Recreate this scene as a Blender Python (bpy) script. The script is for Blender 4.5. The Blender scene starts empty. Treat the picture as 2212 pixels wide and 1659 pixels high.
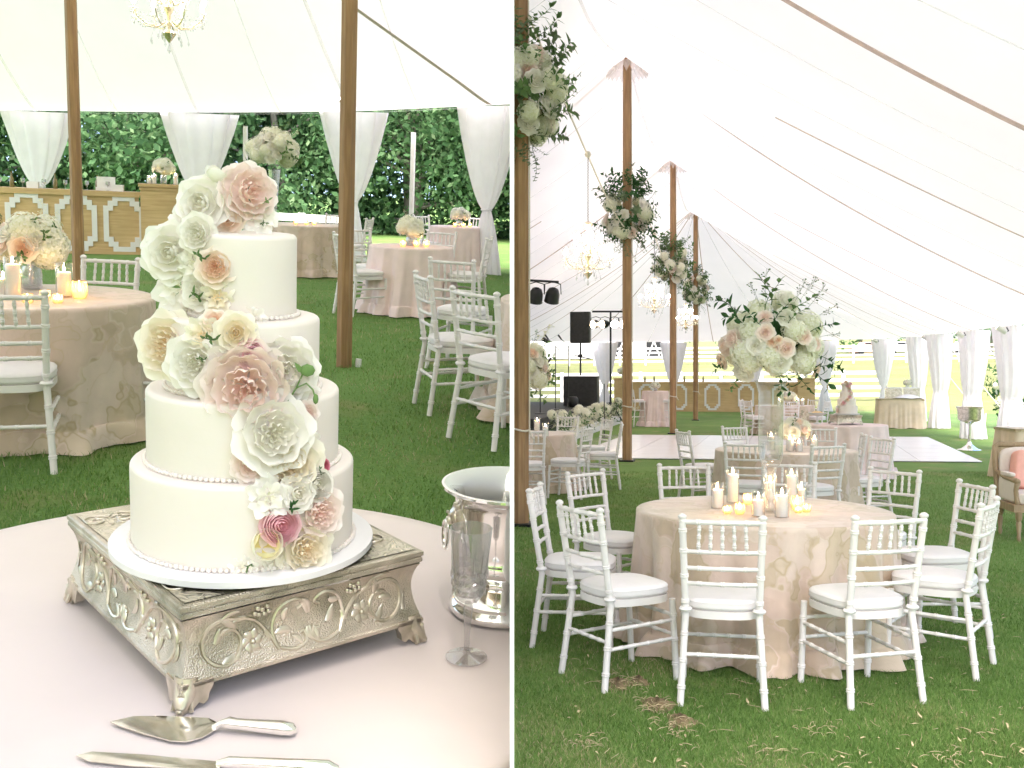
import bpy, bmesh, math, random
import numpy as np
from mathutils import Vector, Matrix, Euler
random.seed(7)
PI = math.pi
SC = bpy.context.scene
COL = SC.collection

# ------------------------------------------------------------------ camera, sky, sun, exposure
cam_d = bpy.data.cameras.new('camera'); cam = bpy.data.objects.new('camera', cam_d); COL.objects.link(cam)
EYE = 1.57
cam.location = (0, 0, EYE); cam.rotation_euler = (PI / 2, 0, 0)
cam_d.sensor_width = 36; cam_d.lens = 36; cam_d.shift_y = -19.5 / 2212
cam_d.clip_start = 0.05; cam_d.clip_end = 2000
SC.camera = cam
SUN_EL, SUN_AZ = math.radians(58), math.radians(200)
world = bpy.data.worlds.new('World'); SC.world = world; world.use_nodes = True
wn = world.node_tree.nodes; wl = world.node_tree.links
bg = wn['Background']; sky = wn.new('ShaderNodeTexSky'); sky.sky_type = 'NISHITA'; sky.sun_disc = False
sky.sun_elevation = SUN_EL; sky.sun_rotation = SUN_AZ; sky.air_density = 1.0; sky.dust_density = 4.0; sky.ozone_density = 1.0
wl.new(sky.outputs[0], bg.inputs[0]); bg.inputs[1].default_value = 0.15
sun_d = bpy.data.lights.new('sun', 'SUN'); sun_d.energy = 1.5; sun_d.angle = math.radians(45); sun_d.color = (1, .955, .91)
sun = bpy.data.objects.new('sun', sun_d); COL.objects.link(sun)
sun.rotation_euler = (PI / 2 - SUN_EL, 0, PI - SUN_AZ)
SC.view_settings.view_transform = 'Standard'; SC.view_settings.look = 'None'
SC.view_settings.exposure = 2.36; SC.view_settings.gamma = 1; SC.view_settings.use_curve_mapping = False
SC.render.engine = 'CYCLES'
SC.cycles.use_denoising = True; SC.cycles.use_adaptive_sampling = True; SC.cycles.adaptive_threshold = 0.02
SC.cycles.max_bounces = 8; SC.cycles.diffuse_bounces = 6; SC.cycles.glossy_bounces = 4
SC.cycles.transmission_bounces = 6; SC.cycles.transparent_max_bounces = 12
SC.cycles.caustics_reflective = False; SC.cycles.caustics_refractive = False
SC.cycles.sample_clamp_indirect = 6

# the cake tent stands on a lawn that climbs 10.8 degrees away from the dining tent's level lawn
HL = 1.50
ML = (Matrix.Translation((0, 0, EYE)) @ Matrix.Rotation(math.radians(14.1), 4, 'Z') @ Matrix.Rotation(math.radians(10.8), 4, 'X')
      @ Matrix.Translation((0, 0, -HL)))
MLI = ML.inverted()
F = 2212.0
def lray(px, py):
    d = MLI.to_3x3() @ Vector(((px - 1106) / F, 1, -(py - 810) / F)); return d
def LP(px, py, z=0.0):                       # point of the cake tent at height z
    d = lray(px, py); t = (z - HL) / d.z; return Vector((0, 0, HL)) + d * t
def LD(px, py, y):                           # point of the cake tent at depth y
    d = lray(px, py); return Vector((0, 0, HL)) + d * (y / d.y)
def lproj(q):
    w = ML @ Vector(q) - Vector((0, 0, EYE)); return 1106 + w.x / w.y * F, 810 - w.z / w.y * F
def RP(px, py, z=0.0):                       # point of the dining tent at height z
    Y = (EYE - z) * F / (py - 810); return Vector(((px - 1106) / F * Y, Y, z))
def RD(px, py, Y): return Vector(((px - 1106) / F * Y, Y, EYE - (py - 810) / F * Y))

# ------------------------------------------------------------------ mesh builder
class MB:
    def __init__(s): s.v = []; s.f = []; s.t = []
    def add(s, vs, fs, t=0.0):
        b = len(s.v); s.v += [tuple(p) for p in vs]
        s.t += (list(t) if hasattr(t, '__len__') else [t] * len(vs))
        s.f += [tuple(b + i for i in q) for q in fs]; return s
    def merge(s, o, m=None, t=None):
        s.add([m @ Vector(p) for p in o.v] if m is not None else o.v, o.f, o.t if t is None else t); return s
    def box(s, c, d, m=None, taper=1.0):
        x, y, z = d[0] / 2, d[1] / 2, d[2] / 2; k = taper
        vs = [Vector(p) for p in ((-x*k,-y*k,-z),(x*k,-y*k,-z),(x*k,y*k,-z),(-x*k,y*k,-z),(-x,-y,z),(x,-y,z),(x,y,z),(-x,y,z))]
        vs = [(m @ p if m is not None else p) + Vector(c) for p in vs]
        return s.add(vs, [(0,3,2,1),(4,5,6,7),(0,1,5,4),(1,2,6,5),(2,3,7,6),(3,0,4,7)])
    def tube(s, pts, r, n=8, caps=True, closed=False):
        pts = [Vector(p) for p in pts]; N = len(pts)
        if not hasattr(r, '__len__'): r = [r] * N
        vs = []; up = None
        for i, p in enumerate(pts):
            if closed: d = pts[(i + 1) % N] - pts[i - 1]
            else: d = pts[min(i + 1, N - 1)] - pts[max(i - 1, 0)]
            if d.length < 1e-9: d = Vector((0, 0, 1))
            d.normalize()
            if up is None:
                up = Vector((0, 0, 1)) if abs(d.z) < .9 else Vector((1, 0, 0))
            a = d.cross(up)
            if a.length < 1e-4: a = d.cross(Vector((.3, 1, .2)))
            a.normalize(); b = a.cross(d); up = b
            for k in range(n):
                w = 2 * PI * k / n; vs.append(p + (a * math.cos(w) + b * math.sin(w)) * r[i])
        fs = []
        for i in range(N if closed else N - 1):
            j = (i + 1) % N
            for k in range(n):
                l = (k + 1) % n; fs.append((i*n+k, i*n+l, j*n+l, j*n+k))
        if caps and not closed:
            fs.append(tuple(range(n - 1, -1, -1))); fs.append(tuple((N-1)*n + k for k in range(n)))
        return s.add(vs, fs)
    def lathe(s, prof, n=24, o=(0, 0, 0), m=None, close=True, fx=None):
        vs = []; N = len(prof); o = Vector(o)
        for i, (r, z) in enumerate(prof):
            for k in range(n):
                w = 2 * PI * k / n; rr = r * (fx(w, i) if fx else 1)
                p = Vector((rr * math.cos(w), rr * math.sin(w), z)); vs.append((m @ p if m is not None else p) + o)
        fs = [(i*n+k, i*n+(k+1) % n, (i+1)*n+(k+1) % n, (i+1)*n+k) for i in range(N - 1) for k in range(n)]
        if close:
            if prof[0][0] > 1e-6: fs.append(tuple(range(n - 1, -1, -1)))
            if prof[-1][0] > 1e-6: fs.append(tuple((N-1)*n + k for k in range(n)))
        return s.add(vs, fs)
    def ball(s, c, r, n=8, sc=(1, 1, 1), m=None):
        h = max(4, n // 2); prof = [(math.sin(PI*i/h) * r, -math.cos(PI*i/h) * r) for i in range(h + 1)]
        prof[0] = (r*.02, -r); prof[-1] = (r*.02, r)
        mm = Matrix.Diagonal(sc); mm = (m @ mm) if m is not None else mm
        return s.lathe(prof, n, c, mm, close=True)
    def grid(s, fn, nu, nv, wrap=False, t=None):
        vs = []; ts = []
        for j in range(nv + 1):
            for i in range(nu if wrap else nu + 1):
                vs.append(fn(i / nu, j / nv)); ts.append(t(i / nu, j / nv) if t else j / nv)
        w = nu if wrap else nu + 1
        fs = [(j*w+i, j*w+(i+1) % w, (j+1)*w+(i+1) % w, (j+1)*w+i) for j in range(nv) for i in range(nu)]
        return s.add(vs, fs, ts)
    def mesh(s, name, mat, smooth=True, ang=42):
        me = bpy.data.meshes.new(name); me.from_pydata(s.v, [], s.f)
        a = me.attributes.new('t', 'FLOAT', 'POINT'); a.data.foreach_set('value', [float(x) for x in s.t])
        if mat: me.materials.append(mat)
        if smooth:
            me.polygons.foreach_set('use_smooth', [True] * len(me.polygons))
            if ang < 180: me.set_sharp_from_angle(angle=math.radians(ang))
        me.update(); return me

PLACE = 'R'
def _new(name, data, parent=None):
    o = bpy.data.objects.new(name, data); COL.objects.link(o)
    if parent is not None: o.parent = parent
    else: o['_pl'] = PLACE
    return o
def obj(name, mb, mat=None, parent=None, loc=None, rot=None, scale=None, smooth=True, ang=42):
    me = mb if isinstance(mb, bpy.types.Mesh) else mb.mesh(name, mat, smooth, ang)
    o = _new(name, me, parent)
    if loc is not None: o.location = loc
    if rot is not None: o.rotation_euler = rot
    if scale is not None: o.scale = (scale,)*3 if not hasattr(scale, '__len__') else scale
    return o
def tag(o, label, cat, group=None, kind=None):
    if label: o['label'] = label
    if cat: o['category'] = cat
    if group: o['group'] = group
    if kind: o['kind'] = kind
    return o
def thing(name, label, cat, loc=(0,0,0), rotz=0, group=None):
    o = _new(name, None); o.empty_display_size = .1
    o.location = loc; o.rotation_euler = (0, 0, rotz); return tag(o, label, cat, group)
def struct(name, mb, mat, smooth=True, ang=42):
    o = obj(name, mb, mat, None, smooth=smooth, ang=ang); o['kind'] = 'structure'; return o
KIDS = {}
def dup(root, label, loc, rotz=0, group=None, scale=None):
    def cp(o, par):
        c = o.copy(); COL.objects.link(c); c.parent = par
        for ch in o.children: cp(ch, c)
        return c
    r = cp(root, None); r['label'] = label; r['_pl'] = PLACE; r.location = loc; r.rotation_euler = (0, 0, rotz)
    if group: r['group'] = group
    if scale: r.scale = (scale,)*3
    return r
def face(dx, dy): return math.atan2(-dx, dy)     # rotation that turns +Y to (dx, dy)
def align(n):                                     # rotation taking +Z to n
    return Vector((0, 0, 1)).rotation_difference(Vector(n).normalized())

# ------------------------------------------------------------------ materials
def NT(name):
    m = bpy.data.materials.new(name); m.use_nodes = True; nt = m.node_tree
    for n in list(nt.nodes): nt.nodes.remove(n)
    out = nt.nodes.new('ShaderNodeOutputMaterial'); return m, nt, out
def N(nt, t, **kw):
    n = nt.nodes.new(t)
    for k, v in kw.items():
        if k in n.inputs: n.inputs[k].default_value = v
        else: setattr(n, k, v)
    return n
def c4(c): return (c[0], c[1], c[2], 1)
def mixc(nt, fac, a, b, blend='MIX'):
    m = nt.nodes.new('ShaderNodeMix'); m.data_type = 'RGBA'; m.blend_type = blend
    for i, x in ((0, fac), (6, a), (7, b)):
        if isinstance(x, bpy.types.NodeSocket): nt.links.new(x, m.inputs[i])
        else: m.inputs[i].default_value = x if i == 0 else c4(x)
    return m.outputs[2]
def ramp(nt, sock, stops, interp='LINEAR'):
    r = nt.nodes.new('ShaderNodeValToRGB'); r.color_ramp.interpolation = interp
    while len(r.color_ramp.elements) < len(stops): r.color_ramp.elements.new(.5)
    for e, (p, c) in zip(r.color_ramp.elements, stops): e.position = p; e.color = c4(c) if hasattr(c, '__len__') else (c, c, c, 1)
    nt.links.new(sock, r.inputs[0]); return r.outputs[0]
def coords(nt, kind='Object', scale=(1, 1, 1)):
    tc = nt.nodes.new('ShaderNodeTexCoord'); mp = nt.nodes.new('ShaderNodeMapping'); mp.inputs['Scale'].default_value = scale
    nt.links.new(tc.outputs[kind], mp.inputs[0]); return mp.outputs[0]
def noise(nt, vec, scale, detail=3, dist=0.0):
    n = N(nt, 'ShaderNodeTexNoise', Scale=scale, Detail=detail, Distortion=dist); nt.links.new(vec, n.inputs['Vector']); return n.outputs['Fac']
def bump(nt, h, strength, dist=.01):
    b = N(nt, 'ShaderNodeBump', Strength=strength, Distance=dist); nt.links.new(h, b.inputs['Height']); return b.outputs[0]
def pm(name, col, rough=.5, metal=0.0, var=.08, scale=8, stretch=(1, 1, 1), bmp=0.0, bscale=40, coat=0, sss=0, spec=.5, col2=None, detail=4):
    m, nt, out = NT(name); b = N(nt, 'ShaderNodeBsdfPrincipled', Roughness=rough, Metallic=metal)
    b.inputs['Specular IOR Level'].default_value = spec
    v = coords(nt, 'Object', stretch); nz = noise(nt, v, scale, detail, .3)
    a = [max(0, x * (1 - var)) for x in col]; c = col2 if col2 else [min(1, x * (1 + var)) for x in col]
    nt.links.new(ramp(nt, nz, ((.3, a), (.7, c))), b.inputs['Base Color'])
    if bmp: nt.links.new(bump(nt, noise(nt, v, bscale, 4), bmp), b.inputs['Normal'])
    if coat: b.inputs['Coat Weight'].default_value = coat
    if sss:
        b.inputs['Subsurface Weight'].default_value = sss; b.inputs['Subsurface Radius'].default_value = (1, .7, .5); b.inputs['Subsurface Scale'].default_value = .02
    nt.links.new(b.outputs[0], out.inputs[0]); return m
def thinmat(name, col, trans=.4, tp=0.0, var=.04, scale=6, col2=None, tcol=None, stretch=(1,1,1), bmp=0, bscale=60):   # cloth, leaf, petal: diffuse + translucent (+ see-through)
    m, nt, out = NT(name); v = coords(nt, 'Object', stretch); nz = noise(nt, v, scale, 3)
    if tcol:
        at = N(nt, 'ShaderNodeAttribute', attribute_name='t'); c = ramp(nt, at.outputs['Fac'], tcol)
        c = mixc(nt, nz, c, (.96, .96, .96), 'MULTIPLY')
    else:
        c = ramp(nt, nz, ((.3, [x * (1 - var) for x in col]), (.7, col2 if col2 else [min(1, x * (1 + var)) for x in col])))
    d = N(nt, 'ShaderNodeBsdfDiffuse'); t = N(nt, 'ShaderNodeBsdfTranslucent'); nt.links.new(c, d.inputs[0]); nt.links.new(c, t.inputs[0])
    if bmp:
        bb = bump(nt, noise(nt, v, bscale, 3), bmp); nt.links.new(bb, d.inputs['Normal'])
    mx = N(nt, 'ShaderNodeMixShader'); mx.inputs[0].default_value = trans
    nt.links.new(d.outputs[0], mx.inputs[1]); nt.links.new(t.outputs[0], mx.inputs[2]); o = mx.outputs[0]
    if tp:
        tr = N(nt, 'ShaderNodeBsdfTransparent'); m2 = N(nt, 'ShaderNodeMixShader'); m2.inputs[0].default_value = tp
        nt.links.new(o, m2.inputs[1]); nt.links.new(tr.outputs[0], m2.inputs[2]); o = m2.outputs[0]
    nt.links.new(o, out.inputs[0]); return m
def glassmat(name, tint=(1, 1, 1), refl=.12, edge=.9, rough=.02, body=0.0, rim=0.0):   # thin clear glass
    m, nt, out = NT(name); tr = N(nt, 'ShaderNodeBsdfTransparent'); tr.inputs[0].default_value = c4(tint)
    g = N(nt, 'ShaderNodeBsdfGlossy', Roughness=rough); lw = N(nt, 'ShaderNodeLayerWeight', Blend=.35)
    mr = N(nt, 'ShaderNodeMapRange'); mr.inputs['To Min'].default_value = refl; mr.inputs['To Max'].default_value = edge
    nt.links.new(lw.outputs['Facing'], mr.inputs['Value']); mx = N(nt, 'ShaderNodeMixShader')
    nt.links.new(mr.outputs[0], mx.inputs[0]); nt.links.new(tr.outputs[0], mx.inputs[1]); nt.links.new(g.outputs[0], mx.inputs[2]); o = mx.outputs[0]
    if rim:                                   # pale diffuse painted in at grazing angles, in place of bright edge reflections
        dd = N(nt, 'ShaderNodeBsdfDiffuse'); dd.inputs[0].default_value = (.80, .79, .79, 1); m3 = N(nt, 'ShaderNodeMixShader'); nt.links.new(ramp(nt, lw.outputs['Facing'], ((.55, 0.0), (.95, rim))), m3.inputs[0])
        nt.links.new(o, m3.inputs[1]); nt.links.new(dd.outputs[0], m3.inputs[2]); o = m3.outputs[0]
    if body:
        d = N(nt, 'ShaderNodeBsdfTranslucent'); d.inputs[0].default_value = c4(tint); m2 = N(nt, 'ShaderNodeMixShader'); m2.inputs[0].default_value = body
        nt.links.new(o, m2.inputs[1]); nt.links.new(d.outputs[0], m2.inputs[2]); o = m2.outputs[0]
    nt.links.new(o, out.inputs[0]); return m
def emit(name, col, s):
    m, nt, out = NT(name); e = N(nt, 'ShaderNodeEmission', Strength=s); e.inputs[0].default_value = c4(col); nt.links.new(e.outputs[0], out.inputs[0]); return m
def woodmat(name, dark, light, rough=.6, axis=2, s=1.0):
    m, nt, out = NT(name); b = N(nt, 'ShaderNodeBsdfPrincipled', Roughness=rough); st = [14 * s] * 3; st[axis] = .9 * s
    v = coords(nt, 'Object', st); n1 = noise(nt, v, 2.2, 5, .8); v2 = coords(nt, 'Object', (1.5, 1.5, 1.5)); n2 = noise(nt, v2, 1.2, 3)
    c = ramp(nt, n1, ((.3, dark), (.7, light))); c = mixc(nt, ramp(nt, n2, ((.35, .0), (.75, .5))), c, [x * .72 for x in dark])
    nt.links.new(c, b.inputs['Base Color']); nt.links.new(bump(nt, n1, .25, .004), b.inputs['Normal']); nt.links.new(b.outputs[0], out.inputs[0]); return m
def silvermat(name, bright, dark, rough, scale=9, stip=0.0, s2=300):
    m, nt, out = NT(name); b = N(nt, 'ShaderNodeBsdfPrincipled', Metallic=1.0); v = coords(nt)
    n1 = noise(nt, v, scale, 5, .6); nt.links.new(ramp(nt, n1, ((.32, dark), (.62, bright))), b.inputs['Base Color'])
    nt.links.new(ramp(nt, n1, ((.3, rough * 1.6), (.7, rough))), b.inputs['Roughness'])
    if stip:
        vo = N(nt, 'ShaderNodeTexVoronoi', Scale=s2); nt.links.new(v, vo.inputs['Vector']); nt.links.new(bump(nt, vo.outputs['Distance'], stip, .002), b.inputs['Normal'])
    nt.links.new(b.outputs[0], out.inputs[0]); return m
def clothmat(name):                               # champagne cloth with large blush and gold petals printed on it
    m, nt, out = NT(name); b = N(nt, 'ShaderNodeBsdfPrincipled', Roughness=.62); b.inputs['Sheen Weight'].default_value = .3
    v = coords(nt, 'Object', (1, 1, 1)); wv = N(nt, 'ShaderNodeTexNoise', Scale=3.2, Detail=3); nt.links.new(v, wv.inputs['Vector'])
    ad = N(nt, 'ShaderNodeVectorMath', operation='MULTIPLY_ADD'); nt.links.new(wv.outputs['Color'], ad.inputs[0]); ad.inputs[1].default_value = (.8, .8, .8); nt.links.new(v, ad.inputs[2])
    vo = N(nt, 'ShaderNodeTexVoronoi', Scale=4.0, feature='SMOOTH_F1', Smoothness=.3); nt.links.new(ad.outputs[0], vo.inputs['Vector'])
    v2 = N(nt, 'ShaderNodeTexVoronoi', Scale=4.0, feature='DISTANCE_TO_EDGE'); nt.links.new(ad.outputs[0], v2.inputs['Vector'])
    sp = N(nt, 'ShaderNodeSeparateColor'); nt.links.new(vo.outputs['Color'], sp.inputs[0])
    c = ramp(nt, sp.outputs[0], ((0, (.54, .41, .295)), (.25, (.67, .50, .425)), (.5, (.71, .57, .49)), (.75, (.51, .385, .26)), (1, (.68, .54, .42))))
    sh = ramp(nt, vo.outputs['Distance'], ((0, 1.0), (.75, .82))); c = mixc(nt, 1.0, c, sh, 'MULTIPLY')
    c = mixc(nt, ramp(nt, v2.outputs[0], ((.0, .4), (.03, .0))), c, (.47, .35, .19))
    nt.links.new(c, b.inputs['Base Color']); nt.links.new(bump(nt, noise(nt, v, 9, 5, .6), .45, .02), b.inputs['Normal']); nt.links.new(b.outputs[0], out.inputs[0]); return m
def lawnmat(name, g1, g2, brown):
    m, nt, out = NT(name); b = N(nt, 'ShaderNodeBsdfPrincipled', Roughness=.9); b.inputs['Specular IOR Level'].default_value = .1
    v = coords(nt); n1 = noise(nt, v, 60, 6); n2 = noise(nt, v, 1.7, 5, .5); n3 = noise(nt, v, .35, 3)
    c = ramp(nt, n1, ((.3, g1), (.7, g2))); c = mixc(nt, ramp(nt, n2, ((.54, .0), (.74, .85))), c, brown)
    c = mixc(nt, ramp(nt, n3, ((.4, .0), (.7, .35))), c, [x * 1.5 for x in g2]); nt.links.new(c, b.inputs['Base Color'])
    nt.links.new(bump(nt, n1, .8, .03), b.inputs['Normal']); nt.links.new(b.outputs[0], out.inputs[0]); return m

M = {}
M['canopy'] = thinmat('tent_canopy', (.87, .82, .84), .165, 0, .015, 1.2)
M['strap'] = thinmat('webbing', (.62, .46, .33), .5, .50, .15, 12)
M['seam'] = thinmat('seam', (.80, .77, .74), .5, .80, .04, 12)
M['collar'] = thinmat('peak_collar', (.86, .80, .77), .5, .5, .04, 12)
M['drape'] = thinmat('sheer_drape', (.90, .865, .88), .42, .05, .03, 5)
M['white'] = pm('white_paint', (.74, .69, .68), .38, 0, .05, 7, bmp=.05, bscale=90)
M['cushion'] = pm('cushion_cotton', (.76, .71, .715), .8, 0, .03, 9, bmp=.15, bscale=60)
M['partition'] = pm('white_board', (.88, .88, .88), .6, 0, .01, 2)
M['pole'] = woodmat('pole_wood', (.25, .135, .06), (.43, .25, .12))
M['bar'] = woodmat('bar_wood', (.52, .34, .16), (.66, .47, .25), .5, 0)
M['oak'] = woodmat('pale_oak', (.30, .20, .115), (.46, .33, .20), .55, 2, 2)
M['lawn'] = lawnmat('lawn_grass', (.105, .18, .05), (.185, .28, .08), (.31, .25, .125))
M['lawn2'] = lawnmat('hillside_grass', (.095, .175, .05), (.165, .27, .08), (.26, .23, .105))
M['field'] = lawnmat('field_grass', (.13, .145, .055), (.20, .21, .085), (.27, .24, .115))
M['sunny'] = lawnmat('sunny_grass', (.085, .145, .05), (.14, .215, .075), (.20, .20, .09))
M['blush'] = pm('blush_satin', (.71, .605, .575), .6, 0, .04, 4, bmp=.12, bscale=7)
M['pink'] = pm('pink_linen', (.77, .60, .575), .6, 0, .06, 6)
M['champ'] = clothmat('printed_champagne')
M['beige'] = pm('beige_satin', (.64, .50, .36), .5, 0, .12, 4, bmp=.2, bscale=12)
M['cake'] = pm('buttercream', (.745, .675, .63), .55, 0, .03, 4, bmp=.10, bscale=28, sss=.12)
M['board'] = pm('cake_board', (.72, .69, .70), .6, 0, .02, 6)
M['silver'] = silvermat('tarnished_silver', (.66, .58, .49), (.30, .28, .21), .32, 11, .6, 420)
def chased(name):
    m, nt, out = NT(name); b = N(nt, 'ShaderNodeBsdfPrincipled', Metallic=1.0, Roughness=.34); v = coords(nt)
    w1 = N(nt, 'ShaderNodeTexWave', wave_type='RINGS', Scale=30, Distortion=26, Detail=1); w1.inputs['Detail Scale'].default_value = 1.4; nt.links.new(v, w1.inputs['Vector'])
    n1 = noise(nt, v, 9, 5, .6); c = ramp(nt, n1, ((.3, (.50, .45, .36)), (.65, (.76, .69, .59))))
    c = mixc(nt, ramp(nt, w1.outputs['Fac'], ((.3, .4), (.6, .0))), c, (.36, .32, .25)); nt.links.new(c, b.inputs['Base Color'])
    nt.links.new(bump(nt, w1.outputs['Fac'], .55, .002), b.inputs['Normal']); nt.links.new(b.outputs[0], out.inputs[0]); return m
M['chased'] = chased('chased_silver')
M['relief'] = silvermat('relief_silver', (.76, .69, .60), (.44, .40, .31), .28, 20)
M['mirror'] = silvermat('polished_silver', (.93, .91, .88), (.84, .82, .80), .06, 4)
M['cutlery'] = silvermat('cutlery_silver', (.86, .83, .77), (.62, .58, .50), .12, 14)
M['glass'] = glassmat('clear_glass', (.97, .97, .97), .03, .4, .02, 0, .5)
M['flute'] = glassmat('flute_crystal', (.90, .89, .89), .10, .6, .02, .10, .9)
M['vase'] = glassmat('vase_glass', (.90, .905, .91), .06, .5, .01, .07, .95)
M['strap2'] = thinmat('grey_webbing', (.50, .46, .36), .4, .25, .1, 12)
M['crystal'] = glassmat('cut_crystal', (.93, .93, .95), .16, .9, .03, .12)
M['amber'] = glassmat('amber_glass', (1, .80, .55), .08, .5, .05, .35)
M['wax'] = pm('candle_wax', (.93, .86, .80), .5, 0, .01, 5, sss=.25)
M['flame'] = emit('flame', (1, .70, .38), 55)
M['glowwax'] = emit('lit_votive', (1, .66, .36), 1.1)  # wax made to emit, standing in for flame light shining through it
M['bulb'] = emit('candle_bulb', (1, .84, .62), 28)
M['lamp'] = emit('lamp_face', (1, .80, .55), 12)
M['gold'] = pm('gilt_brass', (.92, .76, .58), .25, .8, .1, 30)
M['black'] = pm('black_cloth', (.022, .021, .021), .7, 0, .3, 12, bmp=.15, bscale=50)
M['blackm'] = pm('black_metal', (.02, .02, .022), .4, .3, .2, 12)
M['rope'] = pm('cotton_rope', (.66, .60, .52), .9, 0, .1, 90)
M['floor'] = pm('white_dance_floor', (.76, .71, .71), .25, 0, .03, 1.5)
M['bottle'] = pm('bottle_glass', (.20, .16, .06), .1, 0, .3, 6)
M['linen'] = pm('white_linen', (.74, .72, .72), .8, 0, .03, 9)
M['coral'] = pm('coral_velvet', (.80, .40, .33), .8, 0, .06, 12)
M['uphol'] = pm('blush_upholstery', (.78, .67, .62), .85, 0, .03, 30, bmp=.1, bscale=200)
M['grass'] = thinmat('grass_blade', (1, 1, 1), .3, tcol=((0, (.10, .175, .048)), (.5, (.17, .285, .078)), (.85, (.27, .34, .125)), (1, (.48, .40, .24))), scale=.5)
M['straw'] = pm('dry_straw', (.46, .37, .22), .9, 0, .3, 30)
M['soil'] = pm('turned_soil', (.20, .145, .08), .95, 0, .4, 40, bmp=.6, bscale=60)
M['leaf'] = thinmat('leaf_green', (.13, .215, .085), .38, 0, .35, 9)
M['leafd'] = thinmat('leaf_dark', (.055, .125, .05), .32, 0, .3, 9)
M['leafg'] = thinmat('leaf_greyish', (.17, .22, .13), .35, 0, .25, 9)
M['sepal'] = thinmat('sepal_green', (.20, .32, .12), .3, 0, .2, 30)
M['tree'] = thinmat('tree_leaf', (1, 1, 1), .35, tcol=((0, (.055, .11, .05)), (.45, (.10, .20, .085)), (.8, (.17, .28, .13)), (1, (.26, .36, .19))), scale=.6)
M['bark'] = pm('bark', (.20, .18, .15), .95, 0, .35, 9, (1, 1, .25), .5, 20)
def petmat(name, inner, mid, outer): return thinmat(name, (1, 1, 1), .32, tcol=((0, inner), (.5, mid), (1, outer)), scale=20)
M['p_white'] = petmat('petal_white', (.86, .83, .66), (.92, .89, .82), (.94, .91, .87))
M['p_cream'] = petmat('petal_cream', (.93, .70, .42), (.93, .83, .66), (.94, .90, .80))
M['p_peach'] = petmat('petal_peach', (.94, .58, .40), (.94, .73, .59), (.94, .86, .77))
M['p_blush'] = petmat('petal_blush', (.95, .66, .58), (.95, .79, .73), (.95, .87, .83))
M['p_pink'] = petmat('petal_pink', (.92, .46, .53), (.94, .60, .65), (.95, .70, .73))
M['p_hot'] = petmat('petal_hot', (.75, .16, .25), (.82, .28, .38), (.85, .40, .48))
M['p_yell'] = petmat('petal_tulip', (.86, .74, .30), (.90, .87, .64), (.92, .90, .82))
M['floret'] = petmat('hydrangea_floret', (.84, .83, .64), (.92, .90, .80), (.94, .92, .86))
# ------------------------------------------------------------------ the setting
PLACE = 'R'
w = MB().box((0, 24.9, 3.2), (.0041, 47.8, 12.6)); struct('partition_wall', w, M['partition'], False)
def gz(x, y):                                  # dining lawn: level under the tent, then a field that rises
    u = (x - .09) * .2455 + (y - 10.7) * .9694
    k = max(0, u - 36.8); return .055 * k - max(0, k - 60) * .02
def ground(xs, ys):
    mb = MB(); mb.add([(x, y, gz(x, y)) for y in ys for x in xs], [(j*len(xs)+i, j*len(xs)+i+1, (j+1)*len(xs)+i+1, (j+1)*len(xs)+i) for j in range(len(ys)-1) for i in range(len(xs)-1)]); return mb
xs = [0, 2, 4, 6, 8, 10, 12, 14, 17, 20, 30, 60, 150, 400]
struct('dining_lawn', ground([x for x in xs], [-30, -8, 0, 4, 8, 12, 16, 20, 24, 28, 32, 36, 40, 44]), M['lawn'], True, 180)
# the dry field starts where the mown lawn ends, a few millimetres higher
fm = ground(xs, [44, 46, 48, 50, 54, 60, 70, 85, 100, 140, 200, 400, 900])
fld = struct('field', fm, M['field'], True, 180)
fr = MB(); yy = [-30, 0, 10, 20, 30, 44.0]
fr.add([((9.3 + .2533 * (y - 15.0) + d), y, .004) for y in yy for d in (0.0, 300)], [(2*i, 2*i+1, 2*i+3, 2*i+2) for i in range(len(yy)-1)])
struct('sunny_lawn', fr, M['sunny'], True, 180)

# tent canopies
TA = Vector((.09, 10.7)); TE = Vector((.2455, .9694)); TN = Vector((.9694, -.2455))
POLE_U = [-8.5, 0, 8.15, 17.1, 25.5]
def tuv(u, v): p = TA + TE * u + TN * v; return p.x, p.y
def ze(u): k = min(1, max(0, (u - 12) / 24)); return 2.58 + .50 * k
def cusp(u):
    for a, b in zip(POLE_U, POLE_U[1:]):
        if a <= u <= b: return abs(2 * (u - a) / (b - a) - 1) ** 1.6
    return 1.0 if u > 25 else .5
HALF, PEAK, MID = 7.4, 7.38, 6.68
def rz(u, t, c): return ze(u) + (MID - ze(u)) * (1 - t) ** 1.12 + c * (PEAK - MID) * (1 - t) ** 2.8
def endR(phi): c, s = abs(math.cos(phi)) / 11.2, abs(math.sin(phi)) / HALF; return (c ** 3 + s ** 3) ** (-1 / 3)
def roofpt(u, s, dz=0):
    x, y = tuv(u, s * HALF); return (x, y, rz(u, abs(s), cusp(u)) + dz)
def endpt(phi, rho, dz=0):
    R = endR(phi) * rho; u = 25.5 + R * math.cos(phi); x, y = tuv(u, R * math.sin(phi)); return (x, y, rz(25.5 + endR(phi) * math.cos(phi) * rho, rho, 1.0) + dz)
tent = thing('sailcloth_tent', 'white peaked sailcloth tent roof over the dining lawn with tan webbing lines', 'tent')
mb = MB()
def au(k): return -9 + (25.5 + 9) * k
mb.grid(lambda a, b: roofpt(au(b), 2 * a - 1), 48, 110)
mb.grid(lambda a, b: endpt(-PI/2 + PI * a, max(.002, b)), 48, 28)
obj('canopy', mb, M['canopy'], tent, ang=180)
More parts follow.
